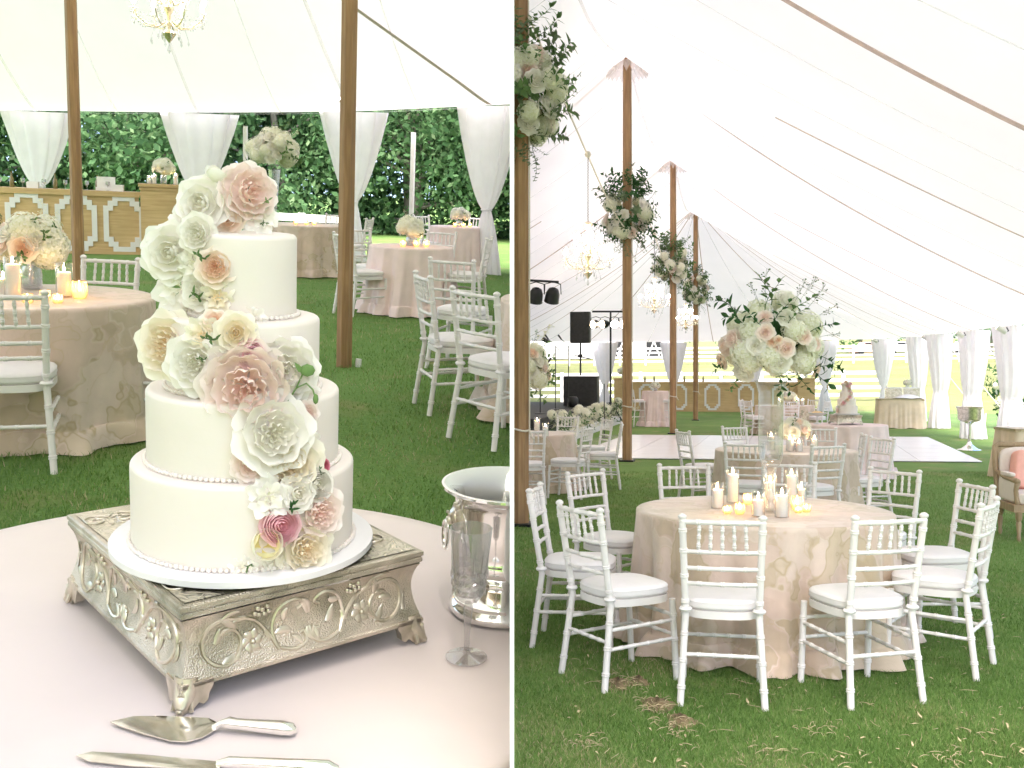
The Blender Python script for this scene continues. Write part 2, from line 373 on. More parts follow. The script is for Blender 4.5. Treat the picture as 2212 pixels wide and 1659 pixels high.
def ribbon(fn, wd, n=40):
    m = MB(); pts = [Vector(fn(i / n)) for i in range(n + 1)]; vs = []
    for i, p in enumerate(pts):
        d = (pts[min(i+1, n)] - pts[max(i-1, 0)]).normalized(); a = d.cross(Vector((0, 0, 1)))
        if a.length < 1e-4: a = Vector((1, 0, 0))
        a.normalize(); vs += [p - a * wd / 2, p + a * wd / 2, p + a * wd / 2 + Vector((0, 0, .004)), p - a * wd / 2 + Vector((0, 0, .004))]
    m.add(vs, [(4*i+k, 4*i+(k+1) % 4, 4*i+4+(k+1) % 4, 4*i+4+k) for i in range(n) for k in range(4)]); return m
for u in (-8.5, 0, 8.15, 17.1, 25.5):
    for s in (-1, 1): obj('webbing_strap', ribbon(lambda k, u=u, s=s: roofpt(u, s * (.02 + .98 * k), -.018), .13 if u < 1 else .09), M['strap'], tent)
for u in (-4.3, 4.07, 12.6, 21.3):
    for s in (-1, 1): obj('webbing_strap', ribbon(lambda k, u=u, s=s: roofpt(u, s * (.35 + .65 * k), -.018), .055), M['strap'], tent)
for a, b in zip(POLE_U[1:], POLE_U[2:]): obj('ridge_strap', ribbon(lambda k, a=a, b=b: roofpt(a + (b - a) * k, 0.0, -.018), .045), M['seam'], tent)
for k in range(-5, 6): obj('webbing_strap', ribbon(lambda q, k=k: endpt(k * PI / 12, .02 + .98 * q, -.015), .03), M['seam'] if k % 2 else M['strap'], tent)
u = -8.0
while u < 25:
    if min(abs(u - q) for q in POLE_U) > .5 and min(abs(u - q) for q in (-4.3, 4.07, 12.6, 21.3)) > .4:
        for s in (-1, 1): obj('seam', ribbon(lambda k, u=u, s=s: roofpt(u, s * k, -.012), .022), M['seam'], tent)
    u += 1.55
eb = MB(); eb.merge(ribbon(lambda k: roofpt(au(k), 1, -.03), .06, 60)); eb.merge(ribbon(lambda k: roofpt(au(k), -1, -.03), .06, 60)); eb.merge(ribbon(lambda k: endpt(-PI/2 + PI*k, 1, -.03), .06, 40))
obj('hem', eb, M['seam'], tent)
for u in POLE_U[1:]:
    cm = MB(); x, y = tuv(u, 0); n = 22; vs = []
    for i in range(2 * n):
        a = PI * i / n; r0, r1 = .10, .38
        vs += [(x + r0*math.cos(a), y + r0*math.sin(a), PEAK - .10), (x + r1*math.cos(a), y + r1*math.sin(a), PEAK - (.28 if i % 2 else .40))]
    cm.add(vs, [(2*i, 2*i+1, (2*i+3) % (4*n), (2*i+2) % (4*n)) for i in range(2*n)]); obj('peak_collar', cm, M['collar'], tent, smooth=False)
POLE_LAB = ['nearest brown timber tent pole, beside the partition under the biggest garland',
            'tall brown timber tent pole with white rope beside the dance floor', 'third timber tent pole, standing beside the pink cocktail table', 'farthest and thinnest timber tent pole in front of the long bar']
rp_pts = []
for i, u in enumerate(POLE_U[1:]):
    x, y = tuv(u, 0); t = thing('tent_pole', POLE_LAB[i], 'tent pole', (x, y, 0), math.atan2(-TE.x, TE.y), 'timber centre poles of the dining tent')
    pb = MB(); pb.lathe([(.088, 0), (.088, .6), (.085, 3.5), (.078, PEAK - .05)], 8); obj('post', pb, M['pole'], t, ang=30)
    tb = MB()
    tb.tube([(.10, -.02, .95), (.10, -.02, 3.6), (.08, -.02, PEAK - .3)], .008, 6)
    tb.tube([(.094*math.cos(a), .094*math.sin(a), 1.0 + .012*math.sin(a*2)) for a in [2*PI*k/16 for k in range(16)]], .011, 6, closed=True)
    tb.tube([(.10, -.03, 1.0), (.13, -.05, .93), (.16, -.06, .90)], .009, 6)
    obj('rope', tb, M['rope'], t)
    ft = MB().box((0, 0, .015), (.26, .26, .03)); obj('base_plate', ft, M['blackm'], t)

# hillside lawn and cake-tent canopy
PLACE = 'L'
gx = [-60, -30, -14, -10, -7, -5, -3, -1, 1, 3, 5, 8, 12, 20]; gy = [-12, -4, 0, 2, 4, 6, 8, 10, 12, 14, 16, 18, 20, 23, 28, 36, 50, 90]
hb = MB(); hb.add([(x, y, .02 * math.sin(x * 1.1 + y * .7)) for y in gy for x in gx], [(j*len(gx)+i, j*len(gx)+i+1, (j+1)*len(gx)+i+1, (j+1)*len(gx)+i) for j in range(len(gy)-1) for i in range(len(gx)-1)])
struct('hillside_lawn', hb, M['lawn2'], True, 180)
EAVE = [LD(-260, 235, 21.6), LD(80, 239, 20.9), LD(430, 243, 20.3), LD(765, 240, 19.0), LD(1060, 227, 17.0), LD(1350, 214, 14.5), LD(1900, 195, 11.0)]
RIDGE = [Vector(p) for p in ((-7.5, 17.2, 6.2), (-4.6, 15.3, 5.9), (-2.0, 13.0, 6.5), (-.6, 10.6, 6.0), (.69, 8.2, 6.5), (2.2, 5.5, 6.0), (4.0, 2.5, 6.3))]
NEAR = [Vector((p.x - 3, -2.4, 2.9)) for p in RIDGE]
def pl(P, k):
    k = min(.99999, max(0, k)) * (len(P) - 1); i = int(k); f_ = k - i; f2 = f_
    a, b, c, d = P[max(i-1, 0)], P[i], P[min(i+1, len(P)-1)], P[min(i+2, len(P)-1)]
    return .5 * ((2*b) + (c - a)*f2 + (2*a - 5*b + 4*c - d)*f2*f2 + (3*b - a - 3*c + d)*f2**3)
def lroof(k, t, dz=0):
    if t <= 1:
        e, r = pl(EAVE, k), pl(RIDGE, k); p = e.lerp(r, t); p.z = e.z + (r.z - e.z) * t ** 1.25
    else:
        e, r = pl(NEAR, k), pl(RIDGE, k); q = 2 - t; p = e.lerp(r, q); p.z = e.z + (r.z - e.z) * q ** 1.25
    return Vector((p.x, p.y, p.z + dz))
lt = thing('sailcloth_tent', 'pale sailcloth tent roof above the wedding cake with low scalloped eave and one dark strap', 'tent')
obj('canopy', MB().grid(lambda a, b: lroof(a, 2 * b), 60, 50), M['canopy'], lt, ang=180)
for k, wd, mt in ((1/6, .05, 'seam'), (2/6, .05, 'seam'), (3/6, .05, 'seam'), (.25, .02, 'seam'), (.42, .02, 'seam'), (.58, .02, 'seam'), (.74, .03, 'seam')):
    obj('webbing_strap', ribbon(lambda q, k=k: lroof(k, q * .98 + .005, -.02), wd), M[mt], lt)
obj('hem', ribbon(lambda k: lroof(k, 0, -.03), .06, 60), M['seam'], lt)
def roof_at(px, py):                            # the spot of the cake-tent canopy seen along a line
    best = None
    for i in range(61):
        for j in range(81):
            k, t = .40 + .45 * i / 60, j / 80; q = lroof(k, t); a, b = lproj(q); e = (a - px) ** 2 + (b - py) ** 2
            if best is None or e < best[0]: best = (e, k, t)
    s_ = .004
    for _ in range(60):
        c_ = best
        for dk, dt in ((s_, 0), (-s_, 0), (0, s_), (0, -s_)):
            k, t = best[1] + dk, min(1, max(0, best[2] + dt)); a, b = lproj(lroof(k, t)); e = (a - px) ** 2 + (b - py) ** 2
            if e < c_[0]: c_ = (e, k, t)
        if c_ is best: s_ *= .5
        best = c_
    return best[1], best[2]
KT = [roof_at(1058 + (690 - 1058) * i / 6, 222 + (-42 - 222) * i / 6) for i in range(7)]
KT = [Vector((a, b, 0)) for a, b in KT]
obj('webbing_strap', ribbon(lambda q: lroof(pl(KT, q).x, pl(KT, q).y, -.03), .085, 30), M['strap2'], lt)
for (px, wpx, y, lab) in ((172, 11.5, 13.0, 'slim brown tent pole standing behind the candlelit table and in front of the bar'), (743, 17.5, 8.2, 'thick brown tent pole standing on the grass to the right of the cake')):
    p = LP(743, 793) if px > 500 else LD(172, 640, 13.0); r = wpx / 2212 * y * 1.02
    t = thing('tent_pole', lab, 'tent pole', (p.x, p.y, 0), .3, 'timber poles of the cake tent')
    obj('post', MB().lathe([(r, -.1), (r, 1), (r * .97, 4), (r * .95, 6.4)], 8), M['pole'], t, ang=30)
    obj('stake', MB().tube([(r*1.5, -.05, 0), (r*1.6, -.05, .07)], .025, 6), M['linen'], t)

# drapes -----------------------------------------------------------
def drape_mesh(h, wt, ztie, wtie=.07, wb=.30, pleats=11, seed=0, dp=.10):
    rr = random.Random(seed); ph = rr.random() * 6
    def hw(z):
        if z > ztie:
            k = (z - ztie) / (h - ztie); return wtie + (wt - wtie) * k ** .62
        k = (ztie - z) / ztie; return wtie + (wb - wtie) * k ** .75
    def fn(a, b):
        z = .012 + (h - .012) * (1 - b); W = hw(z); th = 2 * PI * a; D = dp * (.45 + .55 * min(1, W / wt))
        f_ = 1 + .16 * math.sin(pleats * th + ph + .5 * math.sin(3 * z)) * min(1, .35 + W)
        return (W * f_ * math.cos(th), D * f_ * math.sin(th) + .02 * math.sin(2.3 * z + ph), z)
    return MB().grid(fn, pleats * 8, 34, wrap=True)
def drape(lab, cat_group, p, rotz, h, wt, ztie, seed, wb=.30, dp=.10):
    t = thing('drape', lab, 'drape', (p[0], p[1], p[2]), rotz, cat_group)
    obj('fabric', drape_mesh(h, wt, ztie, seed=seed, wb=wb, dp=dp), M['drape'], t, ang=180)
    obj('tieback', MB().tube([(.085*math.cos(a), .065*math.sin(a), ztie) for a in [2*PI*k/14 for k in range(14)]], .022, 6, closed=True), M['drape'], t)
    return t
# ------------------------------------------------------------------ builders
def ringed(path, r, rings, n=8, amp=1.22):           # bamboo-turned rod: a path with double rings at the given fractions
    P = [Vector(p) for p in path]; L = [0]
    for a, b in zip(P, P[1:]): L.append(L[-1] + (b - a).length)
    T = L[-1]
    def at(s):
        s = min(T, max(0, s))
        for i in range(len(P) - 1):
            if s <= L[i+1] + 1e-9: return P[i].lerp(P[i+1], (s - L[i]) / max(1e-9, L[i+1] - L[i]))
        return P[-1]
    st = [(x, r) for x in L]
    for q in rings:
        c = q * T
        for d, k in ((-.011, 1), (-.008, amp), (-.003, amp), (0, 1.02), (.003, amp), (.008, amp), (.011, 1)): st.append((c + d, r * k))
    st = sorted((s, rr) for s, rr in st if 0 <= s <= T)
    return [at(s) for s, _ in st], [rr for _, rr in st]
def rod(path, r, rings=(), n=8, amp=1.22):
    p, rr = ringed(path, r, rings, n, amp); return MB().tube(p, rr, n)
CH = {}
def chair_parts():
    W = M['white']; parts = []
    bx = lambda z: (.196 - .06*z/.44*.42) if z < .44 else (.171 + (z - .44) * .032)
    by = lambda z: .055 * min(1, z / .42) if z < .42 else .055 - (z - .42) * .16
    zs = [0, .12, .24, .34, .42, .50, .60, .70, .80, .88]
    for s in (-1, 1):
        p, r = ringed([(s * bx(z), by(z), z) for z in zs], .0172, (.10, .24, .38, .56, .70, .84, .95)); m = MB().tube(p, r, 10)
        x, y = s * bx(.88), by(.88); m.lathe([(.0172, .88), (.014, .889), (.021, .897), (.021, .905), (.012, .914), (.003, .917)], 10, (x, y, 0)); parts.append(('back_post', m, W))
        parts.append(('leg', rod([(s * .193, .455, 0), (s * .188, .43, .42)], .0165, (.2, .5, .8), 10), W))
    sf = MB()
    def seat(a, k): return None
    n = 28; out = []
    for i in range(n):
        a = 2 * PI * i / n; c, s_ = math.cos(a), math.sin(a); e = 3.2
        q = (abs(c) ** e + abs(s_) ** e) ** (-1 / e); yy = q * s_; xx = q * c * (.192 + .012 * yy); out.append((xx, .255 + .205 * yy))
    for z0, z1, k in ((.405, .442, 1.0),):
        vs = [(x, y, z0) for x, y in out] + [(x, y, z1) for x, y in out]
        sf.add(vs, [(i, (i+1) % n, n + (i+1) % n, n + i) for i in range(n)] + [tuple(range(n - 1, -1, -1)), tuple(range(n, 2 * n))])
    parts.append(('seat_frame', sf, W))
    cu = MB(); vs = []; prof = [(.94, .443), (1.0, .452), (1.015, .462), (1.0, .474), (1.012, .482), (.985, .492), (.90, .499), (.6, .505), (.25, .508)]
    for k, z in prof: vs += [(x * k, .255 + (y - .255) * k, z) for x, y in out]
    cu.add(vs, [(j*n+i, j*n+(i+1) % n, (j+1)*n+(i+1) % n, (j+1)*n+i) for j in range(len(prof)-1) for i in range(n)] + [tuple((len(prof)-1)*n + i for i in range(n))])
    parts.append(('cushion', cu, M['cushion']))
    def bow(z, b=.018): return [(x * bx(z), by(z) - b * (1 - x * x), z) for x in (-1, -.5, 0, .5, 1)]
    for nm, z, r in (('top_rail', .878, .0125), ('back_rail', .735, .0105), ('back_rail', .655, .0105), ('back_rail', .58, .0105)):
        parts.append((nm, rod(bow(z), r, (.2, .5, .8), 8), W))
    for i in range(5):
        x = -.62 + .31 * i; a = Vector((x * bx(.735), by(.735) - .018 * (1 - x*x), .735)); b = Vector((x * .92 * bx(.878), by(.878) - .018 * (1 - x*x), .878))
        parts.append(('spindle', rod([a, b], .0078, (.22, .5, .78), 7, 1.35), W))
    for s in (-1, 1):
        for zb, zf in ((.30, .31), (.205, .215)):
            parts.append(('stretcher', rod([(s * bx(zb), by(zb), zb), (s * .19, .44, zf)], .0098, (.2, .4, .6, .8), 8), W))
    for z in (.335, .235): parts.append(('stretcher', rod([(-.19, .438, z), (.19, .438, z)], .0098, (.2, .4, .6, .8), 8), W))
    parts.append(('stretcher', rod([(-bx(.24), by(.24), .24), (bx(.24), by(.24), .24)], .0098, (.2, .4, .6, .8), 8), W))
    for s in (-1, 1): parts.append(('cushion_tie', MB().tube([(s*bx(.45) + .021*math.cos(a), by(.45) + .021*math.sin(a), .452) for a in [2*PI*k/10 for k in range(10)]], .011, 6, closed=True), M['cushion']))
    return [(nm, m.mesh('chair_' + nm, mt), mt) for nm, m, mt in parts]
def chair(lab, p, fx, fy, group, scale=1.0):
    if not CH: CH['p'] = chair_parts()
    t = thing('chiavari_chair', lab, 'chair', (p[0], p[1], p[2] if len(p) > 2 else 0), face(fx, fy), group)
    for nm, me, mt in CH['p']: obj(nm, me, None, t)
    t.scale = (scale,)*3; return t
def barstool(lab, p, fx, fy, group):
    t = thing('bar_stool', lab, 'bar stool', (p[0], p[1], 0), face(fx, fy), group); W = M['white']
    for s in (-1, 1):
        obj('back_post', rod([(s*.18, 0, 0), (s*.165, .05, .74), (s*.17, -.01, 1.13)], .017, (.15, .3, .45, .6, .8)), W, t)
        obj('leg', rod([(s*.18, .38, 0), (s*.17, .34, .74)], .017, (.2, .5, .8)), W, t)
        for z in (.3, .5): obj('stretcher', rod([(s*.175, .02, z), (s*.175, .36, z)], .01, (.3, .6)), W, t)
    obj('seat', MB().box((0, .2, .76), (.38, .36, .04)), W, t); obj('cushion', MB().lathe([(.17, 0), (.19, .02), (.17, .045), (.05, .05)], 16, (0, .2, .78)), M['cushion'], t)
    obj('top_rail', rod([(-.17, 0, 1.1), (.17, 0, 1.1)], .012, (.3, .7)), W, t); obj('back_rail', rod([(-.165, .03, .92), (.165, .03, .92)], .01, (.3, .7)), W, t)
    for i in range(5): obj('spindle', rod([(-.11+.055*i, .03, .92), (-.11+.055*i, 0, 1.1)], .008), W, t)
    for z in (.32, .22): obj('stretcher', rod([(-.18, .36, z), (.18, .36, z)], .01), W, t)
    return t
def cloth_mesh(r, h, flare, folds, seed, puddle=0.0, depth=.05, nz=16):
    rr = random.Random(seed); ph = [rr.random() * 6.28 for _ in range(4)]; amps = [rr.uniform(.6, 1.2) for _ in range(4)]
    def fn(a, b):
        th = 2 * PI * a
        if b < .25:
            k = b / .25; R = r * k; return (R * math.cos(th), R * math.sin(th), h + .003 + .0025 * math.sin(5 * R / r + ph[0]) * math.sin(3 * th + ph[1]) * k)
        k = (b - .25) / .75; kk = max(0, k - .03) / .97
        wv = amps[0] * math.sin(folds * th + ph[0]) + .55 * amps[1] * math.sin((folds * .5 + 1) // 1 * th + ph[1]) + .4 * amps[2] * math.sin(int(folds * 1.7) * th + ph[2])
        R = r + .008 * min(1, k / .04) + flare * kk ** 1.3 + depth * wv * kk ** .7 + depth * .35 * math.sin(int(folds * 2.6) * th + ph[3] + 2.0 * kk) * kk
        z = h * (1 - kk) + .004
        if k < .04: z = h + .003 - .02 * (k / .04) ** 2
        if puddle and kk > .86:
            q = (kk - .86) / .14; R += puddle * q * (1 + .35 * wv); z = h * .14 * (1 - q) ** 1.6 + .012 + .05 * math.sin(PI * q) * (1 + .6 * math.sin(9 * th + ph[3]))
        return (R * math.cos(th), R * math.sin(th), z)
    n = max(96, folds * 14); return MB().grid(fn, n, nz * 4, wrap=True)
def round_table(lab_t, lab_c, p, r, mat, folds=12, flare=.10, seed=1, puddle=0.0, h=.76, depth=.035, group=None, cgroup=None):
    t = thing('round_table', lab_t, 'table', (p[0], p[1], 0), 0, group)
    obj('table_top', MB().lathe([(r - .012, h - .03), (r - .004, h - .025), (r - .004, h - .006), (r - .012, h)], 48), M['oak'], t)
    for k in range(4):
        a = PI / 4 + k * PI / 2; obj('leg', MB().tube([(r*.5*math.cos(a), r*.5*math.sin(a), h - .03), (r*.62*math.cos(a), r*.62*math.sin(a), 0)], .018, 8), M['blackm'], t)
    c = obj('tablecloth', cloth_mesh(r, h, flare, folds, seed, puddle, depth), mat, None, loc=(p[0], p[1], 0), ang=180); tag(c, lab_c, 'tablecloth', cgroup); return t
# flowers: one petal is a patch wrapped round the flower's axis
def petal(prof, half, seed, ruffle=.03, notch=.0, nu=6, nv=6, curl=.0):
    rr = random.Random(seed); ph = rr.random() * 6.28
    def bez(k):
        (a, b), (c, d), (e, f_) = prof; return ((1-k)**2*a + 2*k*(1-k)*c + k*k*e, (1-k)**2*b + 2*k*(1-k)*d + k*k*f_)
    def fn(a, k):
        s = 2 * a - 1; wd = (math.sin(PI * (.12 + .52 * k)) ** .55) * (.25 + .75 * k)
        if k > .8: wd *= math.sqrt(max(0, 1 - ((k - .8) / .2) ** 2 * .5))
        ph_ = s * half * wd; r, z = bez(k * (1 - .17 * abs(s) ** 2.2 - notch * (1 - abs(s)) ** 2 * .3))
        r += curl * max(0, k - .65) ** 2 * 6; z -= curl * max(0, k - .7) ** 2 * 6
        z += ruffle * k * k * math.sin(4 * s + ph) ; r += ruffle * .8 * k * k * math.cos(5 * s + ph * 2)
        return (r * math.cos(ph_), r * math.sin(ph_), z)
    return MB().grid(fn, nu, nv)
KIND = {   # layers: (count, profile (r,z) base/mid/tip, half angle, curl, ruffle)
 'rose': [(3, ((.02, .0), (.16, .25), (.05, .62)), 1.5, 0, .02), (4, ((.03, 0), (.30, .15), (.17, .62)), 1.25, .0, .02), (5, ((.04, 0), (.48, .08), (.33, .58)), 1.0, .03, .03), (5, ((.05, 0), (.70, .0), (.58, .52)), .95, .06, .04), (6, ((.05, 0), (.85, -.04), (.86, .36)), .85, .10, .05), (6, ((.05, -.02), (.85, -.10), (1.06, .14)), .80, .10, .07)],
 'garden': [(5, ((.02, 0), (.10, .3), (.10, .50)), .9, .0, .06), (6, ((.03, 0), (.30, .25), (.20, .52)), .75, .0, .07), (7, ((.04, 0), (.45, .15), (.36, .52)), .65, .02, .06), (7, ((.05, 0), (.65, .05), (.52, .50)), .75, .03, .05), (6, ((.05, 0), (.82, -.04), (.78, .44)), .90, .05, .05), (6, ((.05, -.02), (.88, -.10), (1.04, .20)), .85, .10, .07)],
 'peony': [(6, ((.02, .05), (.16, .5), (.12, .74)), .8, 0, .05), (7, ((.03, .0), (.40, .4), (.28, .74)), .7, .0, .06), (8, ((.04, 0), (.60, .25), (.48, .70)), .65, .02, .06), (8, ((.05, 0), (.85, .1), (.74, .58)), .7, .04, .06), (7, ((.05, 0), (1.0, .0), (.95, .42)), .8, .06, .08), (7, ((.05, -.02), (.95, -.12), (1.10, .16)), .85, .10, .08)],
 'ranunculus': [(4, ((.01, .2), (.10, .4), (.04, .60)), 1.6, 0, .01)] + [(6, ((.03, 0), (.16 + .13*i, .25 - .05*i), (.06 + .115*i, .63 - .035*i)), 1.15, .0, .012) for i in range(1, 7)] + [(6, ((.05, -.02), (1.0, .0), (.92, .30)), 1.0, .04, .03)],
 'tulip': [(3, ((.05, 0), (.75, .2), (.52, 1.0)), 1.25, .0, .03), (3, ((.05, -.02), (.85, .2), (.66, 1.02)), 1.25, .05, .03)],
 'sweetpea': [(3, ((.02, 0), (.25, .2), (.2, .45)), 1.2, .04, .08), (4, ((.03, 0), (.55, .05), (.6, .40)), .95, .12, .14), (5, ((.04, 0), (.75, -.05), (1.0, .22)), .8, .14, .16)],
}
PET = {}
def petal_set(kind):
    if kind not in PET:
        L = []
        for i, (n, prof, half, curl, ruf) in enumerate(KIND[kind]):
            L.append([(petal(prof, half, 31 * i + j, ruf, curl=curl, nu=7, nv=7), j, n, i) for j in range(min(n, 3))] )
        PET[kind] = L
    return PET[kind]
def blend_t(kind, i, n): return i / max(1, n - 1)
PM = {}
def petal_meshes(kind, mat):
    key = (kind, mat)
    if key not in PM:
        out = []; sets = petal_set(kind); NL = len(sets)
        for i, vs in enumerate(sets):
            ms = []
            for mb, j, n, _ in vs:
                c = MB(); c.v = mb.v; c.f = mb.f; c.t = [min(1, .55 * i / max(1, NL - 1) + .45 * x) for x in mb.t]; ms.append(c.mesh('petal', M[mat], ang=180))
            out.append((ms, KIND[kind][i][0]))
        PM[key] = out
    return PM[key]
def flower(name, lab, cat, kind, mat, R, p, nrm, spin, group=None, squash=1.0):
    t = thing(name, lab, cat, p, 0, group); t.rotation_mode = 'QUATERNION'
    t.rotation_quaternion = align(nrm) @ Euler((0, 0, spin)).to_quaternion(); t.scale = (R, R, R * squash); rr = random.Random(spin * 99)
    for i, (ms, n) in enumerate(petal_meshes(kind, mat)):
        for k in range(n):
            o = obj('petal', ms[k % len(ms)], None, t); o.rotation_euler = (rr.uniform(-.06, .06), rr.uniform(-.06, .06), 2 * PI * k / n + i * 2.4 + rr.uniform(-.15, .15))
    return t
BL = {}
def bloom_mesh(kind, mat, v=0):                        # a whole flower head as one mesh, for bouquets
    key = (kind, mat, v)
    if key not in BL:
        mb = MB(); sets = petal_set(kind); NL = len(sets); rr = random.Random(v + 5)
        for i, vs in enumerate(sets):
            n = KIND[kind][i][0]
            for k in range(n):
                m = Euler((rr.uniform(-.08, .08), rr.uniform(-.08, .08), 2*PI*k/n + i*2.4 + rr.uniform(-.2, .2))).to_matrix(); src = vs[k % len(vs)][0]
                mb.merge(src, m, [min(1, .55*i/max(1, NL-1) + .45*x) for x in src.t])
        BL[key] = mb.mesh(kind, M[mat], ang=180)
    return BL[key]
def hydrangea_mesh(v=0):
    key = ('hyd', v)
    if key not in BL:
        rr = random.Random(v); mb = MB()
        for i in range(120):
            z = 1 - 1.6 * (i + .5) / 120; a = i * 2.39996; s = math.sqrt(max(0, 1 - z*z)); n = Vector((s*math.cos(a), s*math.sin(a), z)); q = align(n).to_matrix() @ Euler((0, 0, rr.random()*6)).to_matrix()
            c = n * rr.uniform(.86, 1.0); k = rr.uniform(.15, .20)
            for j in range(4):
                w = j * PI / 2; d = Vector((math.cos(w), math.sin(w), 0)); e = Vector((-d.y, d.x, 0)); t0 = rr.uniform(.2, 1)
                mb.add([c, c + q @ (d*.55 + e*.42 + Vector((0, 0, .12)))*k, c + q @ (d*1.0 + Vector((0, 0, rr.uniform(-.1, .2))))*k, c + q @ (d*.55 - e*.42 + Vector((0, 0, .12)))*k], [(0, 3, 2, 1)], [t0*.4, t0, t0, t0])
        mb.ball((0, 0, 0), .80, 10); BL[key] = mb.mesh('hydrangea', M['floret'], ang=180)
    return BL[key]
def leaf_pts(mb, p, d, up, L, W, bend=.2):
    d = d.normalized(); s = d.cross(up)
    if s.length < 1e-4: s = d.cross(Vector((.4, .3, .8)))
    s.normalize(); n = s.cross(d); t = random.random()
    a = p + d*L*.35 + n*L*.06; b = p + d*L*.7 - n*L*bend*.3; c = p + d*L - n*L*bend
    mb.add([p, a + s*W*.5, a - n*W*.1, a - s*W*.5, b + s*W*.36, b - n*W*.08, b - s*W*.36, c], [(0, 2, 1), (0, 3, 2), (1, 2, 5, 4), (2, 3, 6, 5), (4, 5, 7), (5, 6, 7)], t)
def sprig_mesh(v, mat, n=11, L=.30, leaf=.075, wid=.034, droop=.0, key='sp'):
    k = (key, v, mat)
    if k not in BL:
        rr = random.Random(v); random.seed(v); mb = MB(); pts = []
        for i in range(9):
            q = i / 8; pts.append(Vector((.05*math.sin(2.2*q + v) * L * 4, .04*math.sin(3*q + v*2) * L * 4, L*q - droop * q*q * L)) + Vector((droop*q*q*L*.6, 0, 0)))
        mb.tube(pts, [.0035*(1 - .7*i/8) for i in range(9)], 5)
        for i in range(n):
            q = .18 + .82 * i / (n - 1); a = pts[min(7, int(q*8))].lerp(pts[min(8, int(q*8) + 1)], q*8 - int(q*8)); w = i * 2.4 + rr.uniform(-.4, .4)
            d = Vector((math.cos(w), math.sin(w), .55 - droop * .8)) if i < n - 1 else (pts[8] - pts[7]).normalized()
            leaf_pts(mb, a, d, Vector((0, 0, 1)), leaf * rr.uniform(.7, 1.15), wid * rr.uniform(.8, 1.15))
        BL[k] = mb.mesh('sprig', M[mat], ang=180)
    return BL[k]
def bits_mesh(v, mat='p_white', L=.32, droop=.0):       # airy stem with tiny blossoms
    k = ('bits', v, mat)
    if k not in BL:
        rr = random.Random(v); mb = MB(); mb.tube([(0, 0, 0), (.01, .01, L*.5), (.03, 0, L)], .002, 4)
        for i in range(16):
            q = rr.uniform(.35, 1); a = rr.random()*6.28; r = .035*rr.random() + .01; c = Vector((.03*q*q + r*math.cos(a), r*math.sin(a), L*q + .01)); mb.tube([(.03*q*q, 0, L*q - .03), c], .0012, 3); mb.ball(c, rr.uniform(.005, .009), 6)
        BL[k] = mb.mesh('blossom_stem', M[mat], ang=180)
    return BL[k]
def put(name, me, parent, p, nrm, spin, s):
    o = obj(name, me, None, parent); o.location = p; o.rotation_mode = 'QUATERNION'; o.rotation_quaternion = align(nrm) @ Euler((0, 0, spin)).to_quaternion(); o.scale = (s,)*3 if not hasattr(s, '__len__') else s; return o
def bouquet(t, c, rx, rz_, n, seed, palette, leaves=24, rose=.055, hyd=.10, airy=8, leafmat='leafd', low=-.35, Ls=1.0):
    rr = random.Random(seed); c = Vector(c)
    for i in range(n):
        z = 1 - (1 - low) * (i + .5) / n; a = i * 2.39996 + rr.uniform(-.25, .25); s = math.sqrt(max(0, 1 - z*z)); d = Vector((s*math.cos(a), s*math.sin(a), z))
        kind, mat = palette[rr.randrange(len(palette))]; p = c + Vector((d.x*rx, d.y*rx, d.z*rz_)) * rr.uniform(.78, .95); nn = (d + Vector((0, 0, .15))).normalized()
        if kind == 'hyd': put('hydrangea', hydrangea_mesh(rr.randrange(2)), t, p - nn*hyd*.45, nn, rr.random()*6, hyd * rr.uniform(.9, 1.15))
        else: put(kind if kind != 'garden' else 'garden_rose', bloom_mesh(kind, mat, rr.randrange(2)), t, p - nn*rose*.2, nn, rr.random()*6, rose * rr.uniform(.8, 1.2))
    for i in range(leaves):
        z = rr.uniform(low - .25, 1); a = rr.random()*6.28; s = math.sqrt(max(0, 1 - min(1, z*z))); d = Vector((s*math.cos(a), s*math.sin(a), z))
        put('leaf_sprig', sprig_mesh(rr.randrange(4), leafmat), t, c + Vector((d.x*rx, d.y*rx, d.z*rz_))*.55, d + Vector((0, 0, .1)), rr.random()*6, Ls * rr.uniform(.7, 1.1) * rx / .32)
    for i in range(airy):
        a = rr.random()*6.28; d = Vector((.6*math.cos(a), .6*math.sin(a), rr.uniform(.5, 1)))
        put('blossom_stem', bits_mesh(rr.randrange(3), 'leafg' if i % 2 else 'p_white'), t, c + Vector((d.x*rx, d.y*rx, d.z*rz_))*.75, d, rr.random()*6, rr.uniform(.6, 1.0) * rx / .32)
PAL = [('hyd', ''), ('hyd', ''), ('hyd', ''), ('rose', 'p_white'), ('rose', 'p_blush'), ('garden', 'p_peach'), ('rose', 'p_white')]
PALW = [('hyd', ''), ('hyd', ''), ('rose', 'p_white'), ('peony', 'p_white')]
def candle(lab, p, r, h, hg, group, glass=True):
    t = thing('pillar_candle', lab, 'candle', p, 0, group)
    if glass:
        R = r * 1.22; obj('glass_cylinder', MB().lathe([(R*.96, 0), (R, .003), (R, hg), (R*.97, hg + .002), (R*.965, hg), (R*.965, .006), (R*.1, .006)], 24, close=False), M['glass'], t)
    obj('wax', MB().lathe([(r*.98, .006), (r, .01), (r, h - .006), (r*.93, h), (r*.5, h - .004), (r*.1, h - .004)], 20), M['wax'], t)
    obj('wick', MB().tube([(0, 0, h - .004), (.001, 0, h + .008)], .0012, 4), M['blackm'], t)
    obj('flame', MB().lathe([(.001, h + .004), (.0055, h + .011), (.0065, h + .017), (.0045, h + .027), (.0006, h + .040)], 8), M['flame'], t); return t
